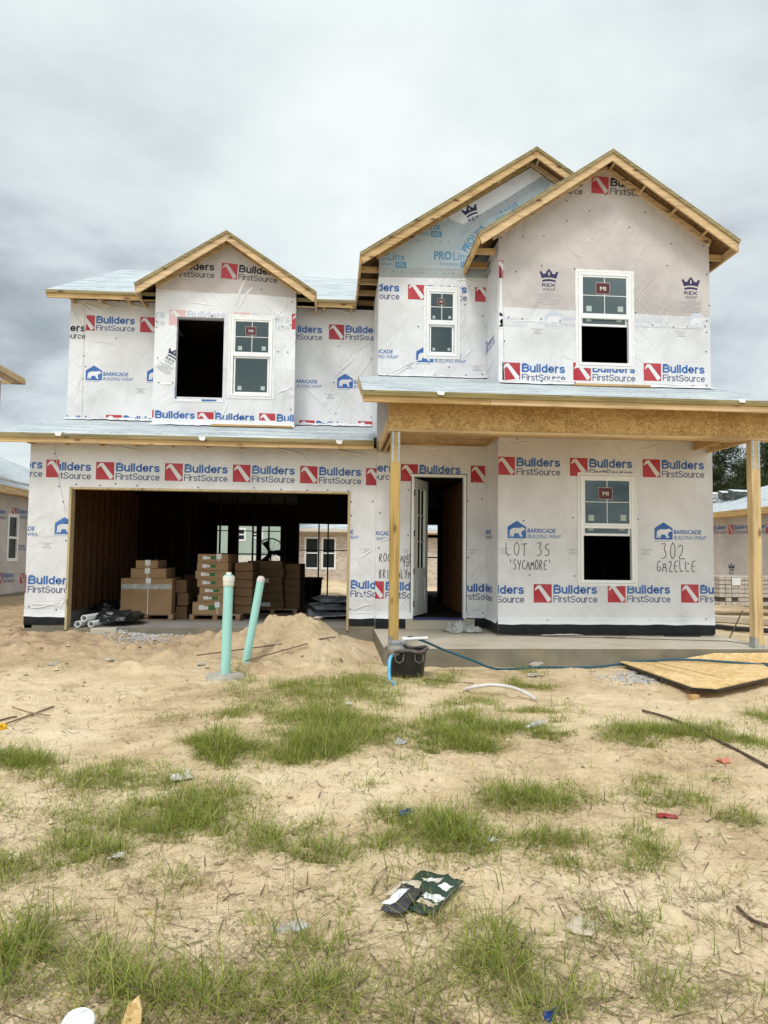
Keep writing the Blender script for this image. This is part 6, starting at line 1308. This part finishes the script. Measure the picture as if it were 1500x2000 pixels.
def tufts(cx, cy, ln, nb, spread=.085):
    gx_, gy_ = ground_px(cx, cy); ln = np.broadcast_to(ln, np.shape(cx))
    for x0, y0, l0 in zip(gx_, gy_, ln):
        k = max(4, int(nb*G.uniform(.35, 1.35))); s = G.uniform(.55, 1.3); a = G.uniform(0, 6.283, k); rr = spread*np.sqrt(G.rand(k))*s
        BP.append(np.stack([x0+rr*np.cos(a), y0+rr*np.sin(a)], 1)); BL.append(l0*s*G.uniform(.2, 1.15, k)*np.where(G.rand(k) < .06, 1.6, 1)); BW.append(G.uniform(.0025, .0062, k)*(1.0+.35*(l0 > .2)))
        BA.append(a+G.normal(0, .7, k)); BE.append(np.abs(G.normal(.72, .45, k))); BC.append(G.uniform(.3, 2.0, k))
def cover(px, py):
    best = np.zeros(len(px)); ln = np.full(len(px), .12)
    wx, wy = px+110*vnoise(px/120+5, py/40)+40*vnoise(px/45, py/18+6), py+46*vnoise(px/130+9, py/60+1)+14*vnoise(px/40+2, py/20)
    for cx, cy, rx, ry, nt_, l_, nb in PT:
        q = np.exp(-(((wx-cx)/(rx*1.30))**2+((wy-cy)/(ry*1.05))**2)*.9)*min(1., .62+nt_/(rx*ry)*9); m = q > best; best[m] = q[m]; ln[m] = l_
    g = best+.62*vnoise(px/70+3, py/26)+.50*vnoise(px/26, py/11+9)+.34*vnoise(px/10+2, py/5)
    return g, ln
for n_, y0_, y1_, k_, nb_, th_ in ((38000, 1292, 1500, .90, 14, .31), (11500, 1500, 1700, .78, 17, .34), (4100, 1700, 2015, .80, 20, .34)):
    px_, py_ = G.uniform(-40, 1540, n_), G.uniform(y0_, y1_, n_); g_, l_ = cover(px_, py_); m_ = g_ > th_+.62*G.rand(n_)**.8; tufts(px_[m_], py_[m_], l_[m_]*k_*(.75+.5*np.clip(g_[m_]-.4, 0, 1)), nb_)
sx, sy = G.uniform(-30, 1530, 900), 1400+600*G.rand(900)**.8; k_ = (_tab[(sx/60).astype(int) % 256, (sy/45).astype(int) % 256] > .42); tufts(sx[k_], sy[k_], .11, 7, .04)
sx, sy = G.uniform(0, 1500, 150), G.uniform(1300, 1420, 150); tufts(sx, sy, .06, 5, .03)
P = np.concatenate(BP); P = np.concatenate([P, hgt(P[:, 0], P[:, 1])[:, None]-.006], 1); ok_ = (P[:, 1] < -2.68) | (P[:, 0] < .7); ln, wd, az, le, cu = (np.concatenate(q) for q in (BL, BW, BA, BE, BC)); P, ln, wd, az, le, cu = (q[ok_] for q in (P, ln, wd, az, le, cu)); print('blades', len(ln))
tag(blades('grass', P, ln, wd, az, le, cu, 'grass', 4), 'patchy green weed grass growing in the sand', kind='stuff')
# straw: dead blades lying about, plus thin upright seed stalks
ns = 22000; sx = G.uniform(-60, 1560, ns); sy = 1290+730*G.rand(ns)**1.05
w_ = np.zeros(ns)
for cx, cy, rx, ry, nt_, l_, nb in PT: w_ = np.maximum(w_, np.exp(-(((sx-cx)/(rx*1.6))**2+((sy-cy)/(ry*2.0))**2)))
keep = G.rand(ns) < .11+.72*w_; sx, sy = sx[keep], sy[keep]; x, y = ground_px(sx, sy); ok = (y < -2.75) | (x < .6); x, y = x[ok], y[ok]; n = len(x)
P = np.stack([x, y, hgt(x, y)+.004], 1); A = blades('straw', P, G.uniform(.04, .20, n), G.uniform(.002, .0045, n), G.uniform(0, 6.283, n), np.abs(G.normal(1.42, .16, n)), G.normal(.05, .35, n), 'straw', 4); tag(A, 'dead straw and fine twigs strewn over the sand', kind='stuff')
n = 120; x, y = ground_px(G.uniform(0, 1500, n), 1380+620*G.rand(n)); P = np.stack([x, y, hgt(x, y)], 1); A = blades('seed_stalks', P, G.uniform(.18, .46, n), G.uniform(.002, .0032, n), G.uniform(0, 6.283, n), np.abs(G.normal(.1, .2, n)), G.uniform(0, .6, n), 'straw', 5); tag(A, 'thin dry seed stalks standing among the grass', kind='stuff')
n = 1600; sx = G.uniform(-60, 1560, n); sy = 1240+760*G.rand(n)**1.5; sx[:650] = G.uniform(-60, 620, 650); sy[:650] = 1250+190*G.rand(650); x, y = ground_px(sx, sy); ok = ((y < -2.75) | (x < .6)) & (y < -.3); x, y = x[ok], y[ok]; n = len(x)
A = blades('twig_litter', np.stack([x, y, hgt(x, y)+.006], 1), G.uniform(.05, .26, n)**1.0, G.uniform(.004, .009, n), G.uniform(0, 6.283, n), np.abs(G.normal(1.52, .06, n)), G.normal(0, .12, n), 'twig', 4); tag(A, 'dark twigs and root bits strewn over the sand', kind='stuff')
n = 2600; sx = G.normal(275, 42, n); sy = G.normal(1256, 9.5, n); sx = np.concatenate([sx, G.normal(1255, 36, n//5)]); sy = np.concatenate([sy, G.normal(1326, 8, n//5)]); x, y = ground_px(sx, sy); n = len(x)
mb = MB(); z = hgt(x, y)
for i in range(n):
    s = G.uniform(.008, .03); c = Vector((x[i], y[i], z[i]+s*.2)); q = Matrix.Rotation(G.uniform(0, 3), 3, 'Z') @ Matrix.Rotation(G.uniform(-.5, .5), 3, 'X')
    v = [c+q @ Vector(t)*s for t in ((1, 0, 0), (0, .8, .1), (-.9, .1, 0), (.1, -.9, 0), (0, 0, .7))]; k = len(mb.v); mb.v += [tuple(t) for t in v]; mb.f += [(k, k+1, k+4), (k+1, k+2, k+4), (k+2, k+3, k+4), (k+3, k, k+4)]; mb.m += [0]*4
tag(mb.build('gravel', ['gravel']), 'grey crushed gravel spilled on the sand', kind='stuff')
n = 2600; sx = G.uniform(-40, 1540, n); sy = 1235+765*G.rand(n)**1.7; sx[:300] = G.uniform(-40, 480, 300); sy[:300] = 1236+110*G.rand(300); x, y = ground_px(sx, sy); ok = ((y < -2.8) | (x < .6)) & (y < -.15); x, y = x[ok], y[ok]; n = len(x); mb = MB(); zt = hgt(x, y)+np.where((np.abs(x-MCX) < 2.3) & (np.abs(y-MCY) < 1.4), np.maximum(0, mound(x, y)), 0)
for i in range(n):
    s = float(.003+.028*G.rand()**6)*(1.6 if y[i] > -3.6 else .8); c_ = Vector((x[i], y[i], zt[i]+s*.2)); q = Matrix.Rotation(G.uniform(0, 6), 3, 'Z'); k = len(mb.v)
    for t in ((1, 0, 0), (.4, .8, .1), (-.6, .7, 0), (-.9, -.2, .1), (-.2, -.9, 0), (.7, -.6, .1)): mb.v.append(tuple(c_+q @ Vector(t)*s*G.uniform(.7, 1.2)))
    mb.v.append(tuple(c_+q @ Vector((.1, .1, .75))*s)); mb.f += [(k+j, k+(j+1) % 6, k+6) for j in range(6)]; mb.m += [0]*6
tag(mb.build('dirt_clods', ['clod']), 'small clods and crumbs of dirt on the sand', kind='stuff')
for o in list(bpy.data.objects):
    if '_abs' in o.keys(): del o['_abs']
